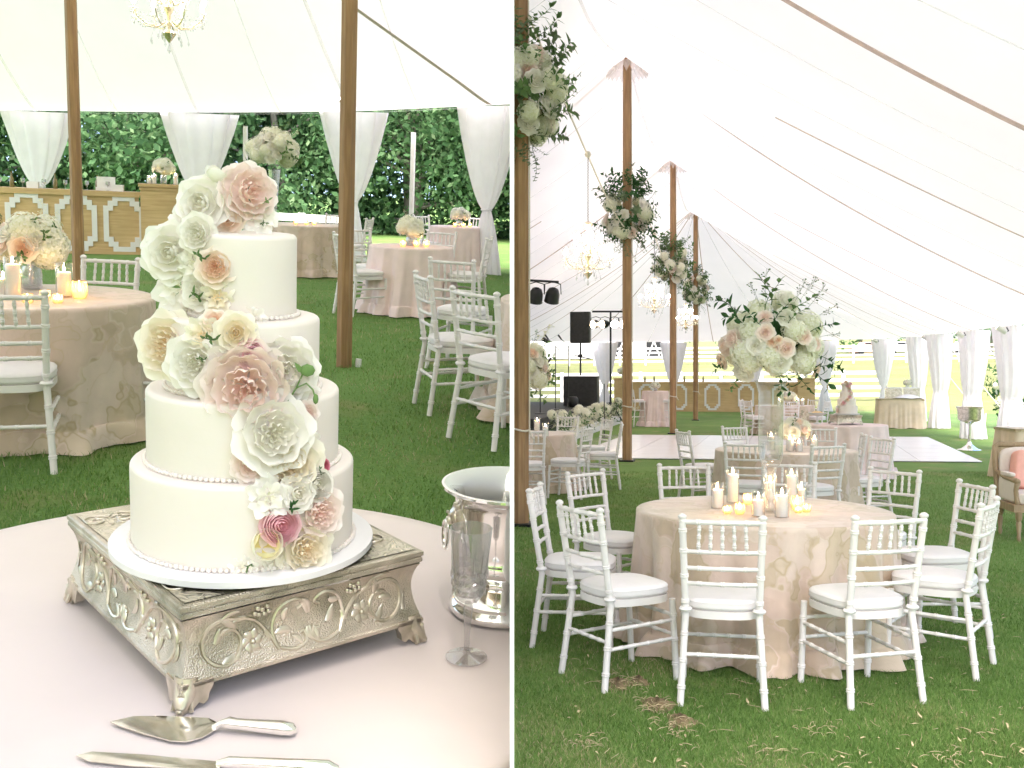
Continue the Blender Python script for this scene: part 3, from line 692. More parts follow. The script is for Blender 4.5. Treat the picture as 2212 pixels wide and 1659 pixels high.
def votive(lab, p, r, h, group):
    t = thing('votive', lab, 'votive candle', p, 0, group)
    obj('glass_cup', MB().lathe([(r*.7, 0), (r*.96, h*.2), (r, h*.55), (r*.88, h), (r*.85, h), (r*.93, h*.5), (r*.6, .008), (.002, .008)], 18, close=False), M['amber'], t)
    obj('wax', MB().lathe([(r*.62, .010), (r*.75, h*.45), (.002, h*.45)], 14), M['glowwax'], t)
    obj('flame', MB().lathe([(.001, h*.46), (.005, h*.58), (.001, h*.95)], 8), M['flame'], t); return t
def chandelier(lab, p, hang, group, sc=1.0):
    t = thing('chandelier', lab, 'chandelier', p, random.random(), group); t.scale = (sc,)*3; G = M['gold']; X = M['crystal']
    # origin: bottom tip of the lowest crystal
    obj('stem', MB().lathe([(.004, .10), (.05, .16), (.07, .19), (.02, .22), (.018, .36), (.04, .40), (.05, .43), (.015, .47), (.012, .75), (.05, .86), (.07, .88), (.06, .90), (.008, .93)], 14), G, t)
    obj('chain', MB().tube([(.004*(i % 2), 0, .92 + i*.02) for i in range(int((hang)/.02))], .006, 5), M['blackm'], t)
    bead = MB()
    def arm(R, z, a, nm):
        c, s = math.cos(a), math.sin(a); P = [(c*r, s*r, zz) for r, zz in ((.03, z), (R*.35, z - .06), (R*.65, z - .045), (R*.9, z + .01), (R, z + .07))]
        o = obj('arm', MB().tube(P, .007, 6), G, t); obj('drip_pan', MB().lathe([(.005, 0), (.035, .008), (.038, .015), (.01, .012)], 10, (c*R, s*R, z + .07)), X, o)
        obj('sleeve', MB().tube([(c*R, s*R, z + .08), (c*R, s*R, z + .15)], .009, 8), M['wax'], o)
        obj('bulb', MB().lathe([(.004, 0), (.019, .022), (.022, .036), (.012, .062), (.001, .085)], 10, (c*R, s*R, z + .15)), M['bulb'], o)
        for k in range(3): bead.lathe([(.001, 0), (.010, .018), (.006, .035), (.001, .045)], 6, (c*R + .02*math.cos(k*2.1), s*R + .02*math.sin(k*2.1), z - .0 - .02*k))
    for k in range(8): arm(.345, .30, 2*PI*k/8, 'low')
    for k in range(6): arm(.20, .52, 2*PI*k/6 + .3, 'high')
    for R, z, n in ((.345, .36, 8), (.20, .58, 6)):
        for k in range(n):
            a0, a1 = 2*PI*k/n + (0 if n == 8 else .3), 2*PI*(k+1)/n + (0 if n == 8 else .3); A = Vector((R*math.cos(a0), R*math.sin(a0), z)); B = Vector((R*math.cos(a1), R*math.sin(a1), z)); C_ = Vector((.05*math.cos(a0), .05*math.sin(a0), .86 if n == 6 else .45))
            for q in range(1, 9):
                k2 = q/9; bead.ball(A.lerp(B, k2) - Vector((0, 0, .10*math.sin(PI*k2))), .008, 6); bead.ball(A.lerp(C_, k2) - Vector((0, 0, .05*math.sin(PI*k2))), .007, 6)
    for k in range(14):
        a = 2*PI*k/14; r = .10 + .08*(k % 2); bead.lathe([(.001, .0), (.012, .02), (.007, .045), (.001, .055)], 6, (r*math.cos(a), r*math.sin(a), .10 - .05*(k % 2) + .03)); bead.tube([(r*math.cos(a), r*math.sin(a), .13), (r*.8*math.cos(a), r*.8*math.sin(a), .24)], .003, 4)
    bead.lathe([(.001, 0), (.022, .03), (.012, .07), (.001, .10)], 8); obj('crystal_drops', bead, X, t)['kind'] = 'stuff'; return t
def bar_counter(lab, o, rz_, L_, h, frames, sp, first, ped, group=None):
    t = thing('bar_counter', lab, 'bar', o, rz_, group)
    obj('front_panel', MB().box((L_/2, 0, h/2 - .02), (L_, .10, h - .08)), M['bar'], t); obj('plinth', MB().box((L_/2, -.012, .05), (L_ + .02, .12, .10)), M['bar'], t)
    obj('counter_top', MB().box((L_/2, .22, h - .02), (L_ + .06, .62, .05)), M['bar'], t); obj('cornice', MB().box((L_/2, -.03, h - .065), (L_ + .03, .12, .04)), M['bar'], t)
    for i in range(frames):
        cx = first + sp * i; a, b, c, d = .29, h * .405, .15, .17; z0 = h/2 - .01      # stepped frame: notched corners
        P = [(-a+c, -b), (a-c, -b), (a-c, -b+d*.5), (a-c*.5, -b+d*.5), (a-c*.5, -b+d), (a, -b+d), (a, b-d), (a-c*.5, b-d), (a-c*.5, b-d*.5), (a-c, b-d*.5), (a-c, b), (-a+c, b), (-a+c, b-d*.5), (-a+c*.5, b-d*.5), (-a+c*.5, b-d), (-a, b-d), (-a, -b+d), (-a+c*.5, -b+d), (-a+c*.5, -b+d*.5), (-a+c, -b+d*.5)]
        m = MB()
        for (x0, y0), (x1, y1) in zip(P, P[1:] + P[:1]):
            dx, dy = abs(x1-x0), abs(y1-y0); m.box((cx + (x0+x1)/2, -.062, z0 + (y0+y1)/2), (dx + .085, .02 + .002*(dx > dy), dy + .085))
        obj('stepped_frame', m, M['linen'], t, smooth=False)
    for (x0, w_, hh) in ped:
        p_ = obj('end_pedestal', MB().box((x0, .1, hh/2), (w_, .55, hh)).box((x0, .1, hh + .015), (w_ + .07, .62, .05)).box((x0, .1, hh - .05), (w_ + .035, .585, .035)).box((x0, .1, .05), (w_ + .03, .58, .10)), M['bar'], t)
    return t
def tree(name, lab, p, h, rad, seed, group, nleaf=5200, leaf=.20, trunk=.16, crown_lo=.15):
    rr = np.random.default_rng(seed); t = thing(name, lab, 'tree', p, 0, group); tr = MB(); r2 = random.Random(seed)
    tr.tube([(0, 0, 0), (.1*r2.uniform(-1, 1), .1, h*.3), (.2*r2.uniform(-1, 1), 0, h*.6), (0, .1, h*.85)], [trunk, trunk*.8, trunk*.5, trunk*.2], 8)
    cl = []
    for k in range(16):
        a = r2.random()*6.28; z = h*r2.uniform(crown_lo, .92); R = rad * (1 - abs(z/h - .5)*.7) * r2.uniform(.35, .8); c = (R*math.cos(a), R*math.sin(a), z); cl.append(c); tr.tube([(0, 0, z*.7), (c[0]*.5, c[1]*.5, z*.85), c], [trunk*.35, trunk*.2, .02], 5)
    obj('trunk', tr, M['bark'], t)
    idx = rr.integers(0, len(cl), nleaf); C_ = np.array(cl)[idx]; d = rr.normal(size=(nleaf, 3)); d /= np.linalg.norm(d, axis=1)[:, None]
    rad_l = (rr.random(nleaf) ** .45)[:, None] * rad * .52; P = C_ + d * rad_l * np.array([1, 1, .85]); P[:, 2] = np.maximum(P[:, 2], .05)
    u = rr.normal(size=(nleaf, 3)); u /= np.linalg.norm(u, axis=1)[:, None]; v = np.cross(u, rr.normal(size=(nleaf, 3))); v /= np.linalg.norm(v, axis=1)[:, None]
    s = leaf * rr.uniform(.35, 1.25, (nleaf, 1)); V = np.stack([P, P + u*s*.5 + v*s*.28, P + u*s, P + u*s*.5 - v*s*.28], 1).reshape(-1, 3)
    me = bpy.data.meshes.new('crown'); me.from_pydata(V.tolist(), [], [(4*i, 4*i+1, 4*i+2, 4*i+3) for i in range(nleaf)])
    a = me.attributes.new('t', 'FLOAT', 'POINT'); a.data.foreach_set('value', np.repeat(np.clip(rr.normal(.5, .22, nleaf), 0, 1), 4)); me.materials.append(M['tree']); obj('crown', me, None, t); return t
def grass_patch(name, lab, pts, seed, hgt=.045):          # blades of real grass, one stuff object
    rr = np.random.default_rng(seed); n = len(pts); a = rr.random(n)*6.28; h = hgt*rr.uniform(.45, 1.25, n); w_ = rr.uniform(.0025, .0045, n)*(hgt/.045); ln = rr.uniform(.2, 1.0, n)*h; b = rr.random(n)*6.28
    d = np.stack([np.cos(a)*w_, np.sin(a)*w_, np.zeros(n)], 1); tip = np.stack([np.cos(b)*ln, np.sin(b)*ln, h], 1); mid = tip*np.array([.35, .35, .6])
    V = np.stack([pts - d, pts + d, pts + mid + d*.7, pts + mid - d*.7, pts + tip], 1).reshape(-1, 3); me = bpy.data.meshes.new(name); k = np.arange(n)*5
    me.vertices.add(5*n); me.vertices.foreach_set('co', V.ravel()); lo = np.stack([k, k+1, k+2, k+3, k+3, k+2, k+4], 1).ravel(); me.loops.add(7*n); me.loops.foreach_set('vertex_index', lo.astype(np.int32))
    st = np.stack([np.arange(n)*7, np.arange(n)*7 + 4], 1).ravel(); me.polygons.add(2*n); me.polygons.foreach_set('loop_start', st.astype(np.int32)); me.update(calc_edges=True); me.validate()
    pn = np.sin(pts[:,0]*2.1 + 1.3*np.sin(pts[:,1]*1.7)) + np.sin(pts[:,1]*3.3 + 2*np.sin(pts[:,0]*2.7)) + .6*np.sin(pts[:,0]*9 + pts[:,1]*7 + np.sin(pts[:,1]*11)); t = np.clip(rr.normal(.45, .2, n) + .10*pn, 0, .88); dead = rr.random(n) < np.clip(.03 + .10*(pn - .6), .02, .38); t[dead] = 1.0; at = me.attributes.new('t', 'FLOAT', 'POINT'); at.data.foreach_set('value', np.repeat(t, 5)); me.materials.append(M['grass'])
    o = obj(name, me); return tag(o, lab, 'grass', None, 'stuff')
def fence(lab, a, b, n, zs, h, group=None, gzf=None):
    a, b = Vector(a), Vector(b); t = thing('rail_fence', lab, 'fence', (a.x, a.y, a.z), 0, group); d = b - a; L_ = d.length; ang = math.atan2(d.y, d.x); sl = math.asin(d.z / L_)
    for i in range(n + 1):
        q = d * (i / n); obj('post', MB().box((q.x, q.y, q.z + h/2), (.15, .15, h)), M['linen'], t, smooth=False)
    for z in zs:
        m = Euler((0, -sl, ang)).to_matrix(); obj('rail', MB().box((d.x/2, d.y/2, d.z/2 + z), (L_, .05, .16), m), M['linen'], t, smooth=False)
    return t
# ------------------------------------------------------------------ the cake tent (left)
PLACE = 'L'
TZ = .80; STZ = .95
dr = thing  # noqa
ev_dir = lambda a, b: math.atan2(b.y - a.y, b.x - a.x)
LDR = [(1/6, 'white sheer drape tied back behind the bar at the far left', .60, .33), (2/6, 'white sheer drape tied back behind the tall end of the bar', .66, .30), (3/6, 'white sheer drape behind the thick brown pole to the right of the cake', .62, .30), (4/6, 'white sheer drape at the right edge of the cake tent below the dark strap', .66, .34)]
for i, (k, lab, wt, wb) in enumerate(LDR):
    e = pl(EAVE, k); a = ev_dir(pl(EAVE, k - .04), pl(EAVE, k + .04))
    drape(lab, 'sheer drapes along the eave of the cake tent', (e.x, e.y, 0), a, e.z - .02, wt, 1.08, 40 + i, wb)
for px, k in ((530, .40), (893, .565)):
    e = LD(px, 300, 18.6 if px > 700 else 20.0); t = thing('side_pole', 'white steel side pole under the eave left of the hanging flower arrangement' if px < 700 else 'white steel side pole under the eave beside the grey tree trunk', 'tent pole', (e.x, e.y, 0), 0, 'white side poles of the cake tent')
    obj('post', MB().tube([(0, 0, 0), (0, 0, 2.35)], .045, 10), M['white'], t); obj('foot', MB().lathe([(.09, 0), (.09, .015), (.05, .03)], 12), M['white'], t)
# cake table
tc = Vector((-.09, 1.60, 0))
t = thing('cake_table', 'round table carrying the large wedding cake', 'table', tc)
obj('table_top', MB().lathe([(.60, TZ - .03), (.605, TZ - .02), (.60, TZ - .003)], 48), M['oak'], t); obj('pedestal', MB().lathe([(.26, 0), (.26, .03), (.05, .06), (.05, TZ - .03)], 16), M['blackm'], t)
c = obj('tablecloth', cloth_mesh(.61, TZ - .003, .10, 11, 3, 0, .03), M['blush'], None, loc=tc, ang=180); tag(c, 'pale blush tablecloth under the silver cake stand', 'tablecloth')
# silver cake stand
B = LP(388.5, 1312, STZ); A_ = LP(128.5, 1112, STZ); C_ = LP(924.5, 1192, STZ)
e1 = Matrix.Rotation(math.radians(1.7), 3, 'Z') @ (C_ - B).normalized(); e2 = Vector((-e1.y, e1.x, 0)); S1 = (C_ - B).length; S2 = (A_ - B).dot(e2)
st = thing('cake_stand', 'square embossed silver cake stand with scrollwork sides and clawed feet', 'cake stand', (B.x, B.y, TZ), math.atan2(e1.y, e1.x)); SH = STZ - TZ
def rectring(ins, z): return [(ins, ins, z), (S1 - ins, ins, z), (S1 - ins, S2 - ins, z), (ins, S2 - ins, z)]
def rings(prof):
    m = MB(); vs = []
    for i_, z in prof: vs += rectring(i_, z)
    n = len(prof); m.add(vs, [(4*j + k, 4*j + (k+1) % 4, 4*j + 4 + (k+1) % 4, 4*j + 4 + k) for j in range(n - 1) for k in range(4)] + [(4*n-4, 4*n-3, 4*n-2, 4*n-1)]); return m
obj('top_plate', rings([(.006, SH - .021), (.001, SH - .019), (.001, SH - .013), (.003, SH - .011), (.0, SH - .009), (.0, SH - .003), (.003, SH - .0012)]), M['silver'], st, ang=30)
obj('top_panel', MB().add(rectring(.010, SH), [(0, 1, 2, 3)]), M['chased'], st)
def sideprof(k): return .003 + .010 * math.sin(PI * min(1, k ** .8)) - .002 * k ** 2      # inset as k goes 0 top -> 1 bottom
z_t, z_b = SH - .022, .042
sp = [(sideprof(k / 12), z_t + (z_b - z_t) * k / 12) for k in range(13)]
m_ = MB(); vs = []
for i_, z in sp: vs += rectring(i_, z)
vs += rectring(sp[-1][0] - .003, z_b - .002) + rectring(sp[-1][0] - .003, z_b - .007) + rectring(sp[-1][0] + .004, z_b - .007)
n = len(sp) + 3; m_.add(vs, [(4*j + k, 4*j + 4 + k, 4*j + 4 + (k+1) % 4, 4*j + (k+1) % 4) for j in range(n - 1) for k in range(4)]); obj('side_wall', m_, M['silver'], st, ang=30)
HH = z_t - z_b
def onside(side, s, q, off=0):           # s metres along a side, q metres up from the side's bottom edge
    WW = S1 if side % 2 == 0 else S2; s = min(WW - .028, max(.028, s)); k = 1 - q / HH; ins = sideprof(k) - off; z = z_b + q
    return {0: (s, ins, z), 1: (S1 - ins, s, z), 2: (S1 - s, S2 - ins, z), 3: (ins, S2 - s, z)}[side]
def spiral(cx, cy, r0, r1, a0, a1, n=34): return [(cx + (r0 + (r1 - r0)*i/n)*math.cos(a0 + (a1 - a0)*i/n), cy + (r0 + (r1 - r0)*i/n)*math.sin(a0 + (a1 - a0)*i/n)) for i in range(n + 1)]
for side in range(4):
    W_ = S1 if side % 2 == 0 else S2; hW = W_ / 2; h_ = HH; mid = h_ * .5
    def P3(x, y, off=.001, side=side): return Vector(onside(side, x, min(h_*.98, max(.0, y)), off))
    rel = obj('scroll_relief', MB(), M['relief'], st) if False else None
    sc_ = MB(); lf = MB(); fl = MB(); be = MB()
    def leaf2(m, x, y, a, L, wd):
        for off, wk in ((.001, 1), ):
            pts = []; n_ = 6
            for i in range(n_ + 1):
                k = i / n_; ww = wd * math.sin(PI * min(1, .08 + k * .92)) ** .8; ca, sa = math.cos(a + .5*k), math.sin(a + .5*k); bx_, by_ = x + L*k*ca, y + L*k*sa
                pts.append((P3(bx_ - sa*ww, by_ + ca*ww, .0008), P3(bx_, by_, .0032), P3(bx_ + sa*ww, by_ - ca*ww, .0008)))
            vs = [q for tr in pts for q in tr]; m.add(vs, [(3*i + j, 3*i + 1 + j, 3*i + 4 + j, 3*i + 3 + j) for i in range(n_) for j in (0, 1)])
    for sg in (-1, 1):
        X = lambda x: hW + sg * x
        def sw(pts, r): pv = [Vector((a, b, 0)) for a, b in pts]; nn_ = len(pv) * 3; pv = [pl(pv, i_ / nn_) for i_ in range(nn_ + 1)]; sc_.tube([P3(X(q_.x), q_.y, .0003) for q_ in pv], r * 1.25, 6)
        u = hW / .205
        big = spiral(.135*u, mid*.93, .034*u, .034*u, PI*.62, -PI*.5, 26) + spiral(.135*u, mid*.93, .034*u, .010, -PI*.5, -PI*1.65, 22)
        sw([(.052*u, h_*.12), (.066*u, h_*.40), (.090*u, h_*.70)] + big, .0024); sw([(.05*u, h_*.14), (.025*u, h_*.06), (.006, h_*.14), (.008, h_*.30), (.016, h_*.28)], .0022)
        sw([(.052*u, h_*.12), (.060*u, h_*.45), (.050*u, h_*.78), (.026*u, h_*.90), (.009, h_*.78), (.018, h_*.70)], .0022)
        fc = (.093*u, h_*.36)
        for k in range(6):
            a = k * PI / 3; leaf2(fl, X(fc[0] + .003*math.cos(a)), fc[1] + .003*math.sin(a), (a if sg > 0 else PI - a) - .25, .014, .0062)
        fl.ball(P3(X(fc[0]), fc[1], .004), .0042, 8)
        bc_ = (.078*u, h_*.86)
        for dx, dy in ((0, 0), (.007, .004), (-.007, .004), (.004, -.008), (-.004, -.008), (.010, -.005), (-.010, -.005)): be.ball(P3(X(bc_[0] + dx), bc_[1] + dy*.9, .002), .0038, 7)
        for (x, y, a, L_, wd) in ((.012, h_*.10, 1.3, .022, .004), (.03*u, h_*.35, .6, .026, .006), (.035*u, h_*.75, -.8, .02, .005), (.115*u, h_*.14, .4, .028, .006), (.118*u, h_*.60, 1.2, .028, .006), (.15*u, h_*.45, 2.4, .022, .006), (.175*u, h_*.78, -.2, .024, .006), (.178*u, h_*.55, -.6, .026, .005), (.170*u, h_*.20, .9, .024, .006), (.115*u, h_*.92, .1, .03, .004), (.065*u, h_*.30, 1.6, .018, .004), (.10*u, h_*.74, .5, .022, .005)):
            leaf2(lf, X(x), y, a if sg > 0 else PI - a, L_, wd)
        leaf2(lf, X(.002), h_*.58, PI/2, .03, .005); leaf2(lf, X(.002), h_*.36, -PI/2, .026, .005)
    obj('scroll', sc_, M['relief'], st); obj('acanthus_leaf', lf, M['relief'], st, ang=180)['kind'] = 'stuff'; obj('blossom_relief', fl, M['relief'], st, ang=180); obj('berry_cluster', be, M['relief'], st)['kind'] = 'stuff'
tm = MB()                                    # scrolls chased into the top plate
for (cx, cy) in ((.12, .10), (.28, .10), (.06, .24), (.34, .24), (.10, .36), (.28, .36), (.2, .05), (.05, .07), (.335, .08), (.05, .38)):
    cx *= S1 / .4; cy *= S2 / .44
    for sg in (1, -1): tm.tube([Vector((min(S1-.01, max(.01, a)), min(S2-.01, max(.01, b)), SH + .0008)) for a, b in [(cx + sg*(x - cx), y) for x, y in spiral(cx + .022, cy, .024, .005, 2.6, 2.6 - 8.5, 36)]], .0015, 5)
    for k in range(7):
        a = k * .9; tm.add([(cx + .004*math.cos(a), cy + .004*math.sin(a), SH + .0012), (cx + .02*math.cos(a + .25), cy + .02*math.sin(a + .25), SH + .0004), (cx + .03*math.cos(a), cy + .03*math.sin(a), SH + .0014), (cx + .02*math.cos(a - .25), cy + .02*math.sin(a - .25), SH + .0004)], [(0, 1, 2, 3)])
obj('top_chasing', tm, M['relief'], st, ang=180)
for (fx, fy, sx, sy) in ((0, 0, 1, 1), (S1, 0, -1, 1), (S1, S2, -1, -1), (0, S2, 1, -1)):
    fm_ = MB()
    for (dx, dy) in ((1, 0), (0, 1)):
        pr = [(.0, z_b), (.042, z_b), (.042, z_b - .010), (.036, .022), (.034, .012), (.028, .008), (.022, .012), (.014, .005), (.004, .0), (-.004, .0), (-.002, .016)]
        th = .010; vs = []
        for d, z in pr:
            for o in (-.004, th): x, y = (d, o) if dx else (o, d); k = 1 - z / z_b; vs.append((fx + sx*(x + .002), fy + sy*(y + .002), z))
        n = len(pr); fm_.add(vs, [(2*i, 2*((i+1) % n), 2*((i+1) % n)+1, 2*i+1) for i in range(n)] + [tuple(2*i for i in range(n)), tuple(2*i+1 for i in range(n-1, -1, -1))])
    foot = obj('claw_foot', fm_, M['relief'], st, ang=25); cm = MB()
    for k in range(5): a = PI*.25 + (k - 2)*.35; cm.tube([(fx - sx*.001, fy - sy*.001, .030), (fx + sx*(.016*math.cos(a) - .004), fy + sy*(.016*math.sin(a) - .004), .016), (fx + sx*(.020*math.cos(a) - .009), fy + sy*(.020*math.sin(a) - .009), .004)], [.003, .0042, .003], 6)
    cm.tube([(fx + sx*.014, fy + sy*.014, z_b + .004), (fx + sx*.012, fy + sy*.012, .028), (fx + sx*.004, fy + sy*.004, .016), (fx - sx*.001, fy - sy*.001, .008), (fx - sx*.004, fy - sy*.004, .006)], [.016, .0165, .013, .0085, .005], 10); cm.ball((fx - sx*.003, fy - sy*.003, .006), .006, 8); obj('claw', cm, M['relief'], foot)
# the cake
bl, br = LP(243, 1158, STZ + .008), LP(805, 1162, STZ + .008); CC = (bl + br) / 2; BR = (br - bl).length / 2; pxm = (BR / 281)
def zfor(py):                                # height on the cake's axis that shows at this level
    lo, hi = .5, 2.0
    for _ in range(40):
        m = (lo + hi) / 2
        if lproj((CC.x, CC.y, m))[1] > py: lo = m
        else: hi = m
    return lo
ztop = [zfor(985), zfor(832), zfor(679), zfor(503)]; TR = [235*pxm, 201*pxm, 158*pxm, 109*pxm]
cake = thing('wedding_cake', 'large four-tier white wedding cake in front, trimmed with a cascade of flowers', 'cake', (CC.x, CC.y, STZ + .002)); zb = .0135
obj('cake_board', MB().lathe([(BR - .004, 0), (BR, .002), (BR, .011), (BR - .002, .0125), (.05, .0125)], 72), M['board'], cake)
z0 = .0125; tiers = []
for i in range(4):
    z1 = ztop[i] - STZ - .002; r = TR[i]; e = .007
    prof = [(r, z0)] + [(r, z0 + (z1 - e - z0) * k / 4) for k in range(1, 5)] + [(r - e + e*math.cos(a), z1 - e + e*math.sin(a)) for a in (.4, .8, 1.2, PI/2)] + [(r*.6, z1 + .0005), (.01, z1)]
    tr = obj('cake_tier', MB().lathe(prof, 96), M['cake'], cake, ang=60); bd = MB(); nb = int(2*PI*r/.0078)
    for k in range(nb):
        a = 2*PI*k/nb; bd.ball(((r + .0026)*math.cos(a), (r + .0026)*math.sin(a), z0 + .0034 + random.uniform(-.0003, .0003)), random.uniform(.0036, .0044), 6, (1, 1, .9))
    obj('bead_border', bd, M['cake'], tr); tiers.append((r, z0 + STZ + .002, z1 + STZ + .002)); z0 = z1
def oncake(px, py):                          # where the line of sight meets the cake, else the nearest side of a tier
    d = lray(px, py); o = Vector((0, 0, HL)); best = None
    for r, za, zb_ in tiers:
        ox, oy = o.x - CC.x, o.y - CC.y; a = d.x*d.x + d.y*d.y; b = 2*(ox*d.x + oy*d.y); c = ox*ox + oy*oy - r*r; D = b*b - 4*a*c
        if D > 0:
            t = (-b - math.sqrt(D)) / (2*a); p = o + d*t
            if za - .002 <= p.z <= zb_ and (best is None or t < best[0]): best = (t, p, Vector((p.x - CC.x, p.y - CC.y, 0)).normalized())
        t = (zb_ - o.z) / d.z if d.z else 1e9; p = o + d*t
        if 0 < t < 5 and (p.x - CC.x)**2 + (p.y - CC.y)**2 < r*r and (best is None or t < best[0]): best = (t, p, Vector((0, -.5, .85)).normalized())
    if best: return best[1], best[2]
    t = -((o.x - CC.x)*d.x + (o.y - CC.y)*d.y) / (d.x*d.x + d.y*d.y); p = o + d*t; n = Vector((p.x - CC.x, p.y - CC.y, 0)); n = n.normalized() if n.length > .001 else Vector((0, -1, 0))
    return p - n*.0, (n + Vector((0, -.8, .2))).normalized()
FL = [  # px, py, radius px, kind, material, name, label
 (466, 398, 26, 'tulip', 'p_white', 'tulip', 'white tulip standing up at the very top of the cake'),
 (432, 446, 44, 'rose', 'p_white', 'rose', 'large white rose at the top left of the cake'),
 (537, 424, 46, 'peony', 'p_blush', 'peony', 'pale pink peony on the top right of the cake'),
 (495, 473, 28, 'rose', 'p_peach', 'rose', 'peach rose at the front edge of the cake top'),
 (567, 473, 29, 'sweetpea', 'p_white', 'sweet_pea', 'white sweet pea beside the green bud on the cake top'),
 (430, 504, 31, 'garden', 'p_white', 'rose', 'small white rose below the large top rose'),
 (373, 546, 47, 'rose', 'p_white', 'rose', 'large white rose hanging off the left side of the top tier'),
 (392, 622, 44, 'sweetpea', 'p_white', 'sweet_pea', 'loose white sweet pea at the left of the top tier foot'),
 (467, 578, 31, 'garden', 'p_peach', 'spray_rose', 'peach spray rose on the side of the top tier'),
 (471, 642, 26, 'sweetpea', 'p_cream', 'sweet_pea', 'cream bloom at the foot of the top tier'),
 (412, 676, 34, 'sweetpea', 'p_white', 'sweet_pea', 'white ruffled bloom between the top and second tier at left'),
 (464, 697, 21, 'rose', 'p_peach', 'spray_rose', 'small peach rosebud at the top of the second tier'),
 (510, 719, 32, 'rose', 'p_cream', 'spray_rose', 'cream spray rose on the second tier'),
 (369, 746, 54, 'garden', 'p_cream', 'garden_rose', 'large cream garden rose overhanging the left of the second tier'),
 (428, 784, 48, 'garden', 'p_white', 'garden_rose', 'white garden rose at the foot of the second tier'),
 (484, 752, 28, 'sweetpea', 'p_white', 'sweet_pea', 'white sweet pea beside the pink ranunculus'),
 (541, 764, 27, 'ranunculus', 'p_pink', 'ranunculus', 'pink ranunculus on the second tier above the peony'),
 (485, 788, 13, 'tulip', 'p_white', 'flower_bud', 'small white bud below the second tier'),
 (532, 832, 66, 'peony', 'p_blush', 'peony', 'big blush peony in the middle of the cake'),
 (610, 798, 50, 'peony', 'p_white', 'peony', 'large white peony on the right of the second tier'),
 (655, 848, 28, 'sweetpea', 'p_white', 'sweet_pea', 'white sweet pea under the curling green stem'),
 (586, 934, 62, 'garden', 'p_white', 'garden_rose', 'big open white garden rose on the third tier'),
 (661, 892, 20, 'garden', 'p_blush', 'spray_rose', 'blush spray rose to the right of the big white rose'),
 (622, 1000, 54, 'garden', 'p_cream', 'garden_rose', 'cream and peach garden rose across the third tier foot'),
 (538, 1004, 28, 'rose', 'p_blush', 'rose', 'blush rose at the left of the third tier foot'),
 (694, 1007, 15, 'ranunculus', 'p_hot', 'ranunculus', 'hot pink petal bloom peeping out at the right'),
 (681, 1047, 30, 'ranunculus', 'p_white', 'ranunculus', 'white ranunculus at the right of the bottom tier top'),
 (580, 1072, 33, 'sweetpea', 'p_white', 'sweet_pea', 'white sweet pea at the top of the bottom tier'),
 (681, 1104, 45, 'garden', 'p_blush', 'garden_rose', 'blush garden rose on the right of the bottom tier'),
 (602, 1133, 36, 'ranunculus', 'p_pink', 'ranunculus', 'bright pink ranunculus on the bottom tier'),
 (566, 1184, 34, 'tulip', 'p_yell', 'tulip', 'white tulip with yellow inside at the foot of the cake'),
 (653, 1183, 46, 'garden', 'p_cream', 'garden_rose', 'cream garden rose lying at the foot of the cake'),
 (526, 1228, 21, 'sweetpea', 'p_white', 'sweet_pea', 'single white bloom lying on the cake board edge'),
 (402, 502, 33, 'sweetpea', 'p_white', 'sweet_pea', 'white ruffled bloom tucked left of the small top rose'),
 (424, 570, 30, 'sweetpea', 'p_white', 'sweet_pea', 'white ruffled bloom between the left rose and the peach spray rose'),
 (432, 632, 28, 'garden', 'p_white', 'rose', 'white rose low on the left of the top tier'),
 (440, 722, 28, 'sweetpea', 'p_cream', 'sweet_pea', 'cream ruffled bloom at the left of the second tier'),
 (592, 862, 36, 'sweetpea', 'p_blush', 'sweet_pea', 'blush ruffled bloom beside the big blush peony'),
 (640, 945, 34, 'sweetpea', 'p_white', 'sweet_pea', 'white ruffled bloom right of the big open garden rose'),
 (574, 1034, 26, 'sweetpea', 'p_blush', 'sweet_pea', 'blush ruffled bloom under the cream and peach garden rose'),
 (640, 1066, 30, 'rose', 'p_white', 'rose', 'white rose in the middle of the lower cascade'),
 (634, 1215, 26, 'sweetpea', 'p_white', 'sweet_pea', 'white ruffled bloom under the lowest garden rose'),
 (548, 690, 20, 'sweetpea', 'p_white', 'sweet_pea', 'tiny white bloom right of the cream spray rose') ,
 (600, 1222, 24, 'sweetpea', 'p_white', 'sweet_pea', 'white sweet pea on the cake board below the garden rose')]
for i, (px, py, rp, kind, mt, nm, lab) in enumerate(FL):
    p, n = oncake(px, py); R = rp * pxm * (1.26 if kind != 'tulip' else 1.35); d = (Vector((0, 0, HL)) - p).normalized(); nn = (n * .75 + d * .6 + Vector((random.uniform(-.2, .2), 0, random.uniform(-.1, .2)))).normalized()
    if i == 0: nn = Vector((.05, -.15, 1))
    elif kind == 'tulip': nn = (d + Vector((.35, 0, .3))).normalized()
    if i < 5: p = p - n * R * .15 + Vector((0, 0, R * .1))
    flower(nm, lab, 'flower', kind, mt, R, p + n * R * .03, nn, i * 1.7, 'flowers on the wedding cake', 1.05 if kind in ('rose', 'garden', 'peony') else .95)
LS = [(446, 555, .5, 'leaf'), (440, 650, .6, 'leaf'), (466, 726, .55, 'leaf'), (560, 440, .35, 'sepal'), (446, 772, .3, 'leaf'), (618, 1090, .6, 'leafd'), (543, 1215, .35, 'leaf'), (555, 484, .3, 'leaf'), (690, 1030, .3, 'leafg')]
LSL = ['green leaf sprig beside the left rose of the top tier', 'green leaf sprig at the foot of the top tier', 'green leaf sprig beside the small peach rosebud', 'pale green bud leaves on the cake top', 'tiny green leaf between the two garden roses', 'dark green buds above the bright pink ranunculus', 'green leaf under the tulip at the foot of the cake', 'green stem tucked under the peach rose on top', 'grey green leaf beside the white ranunculus']
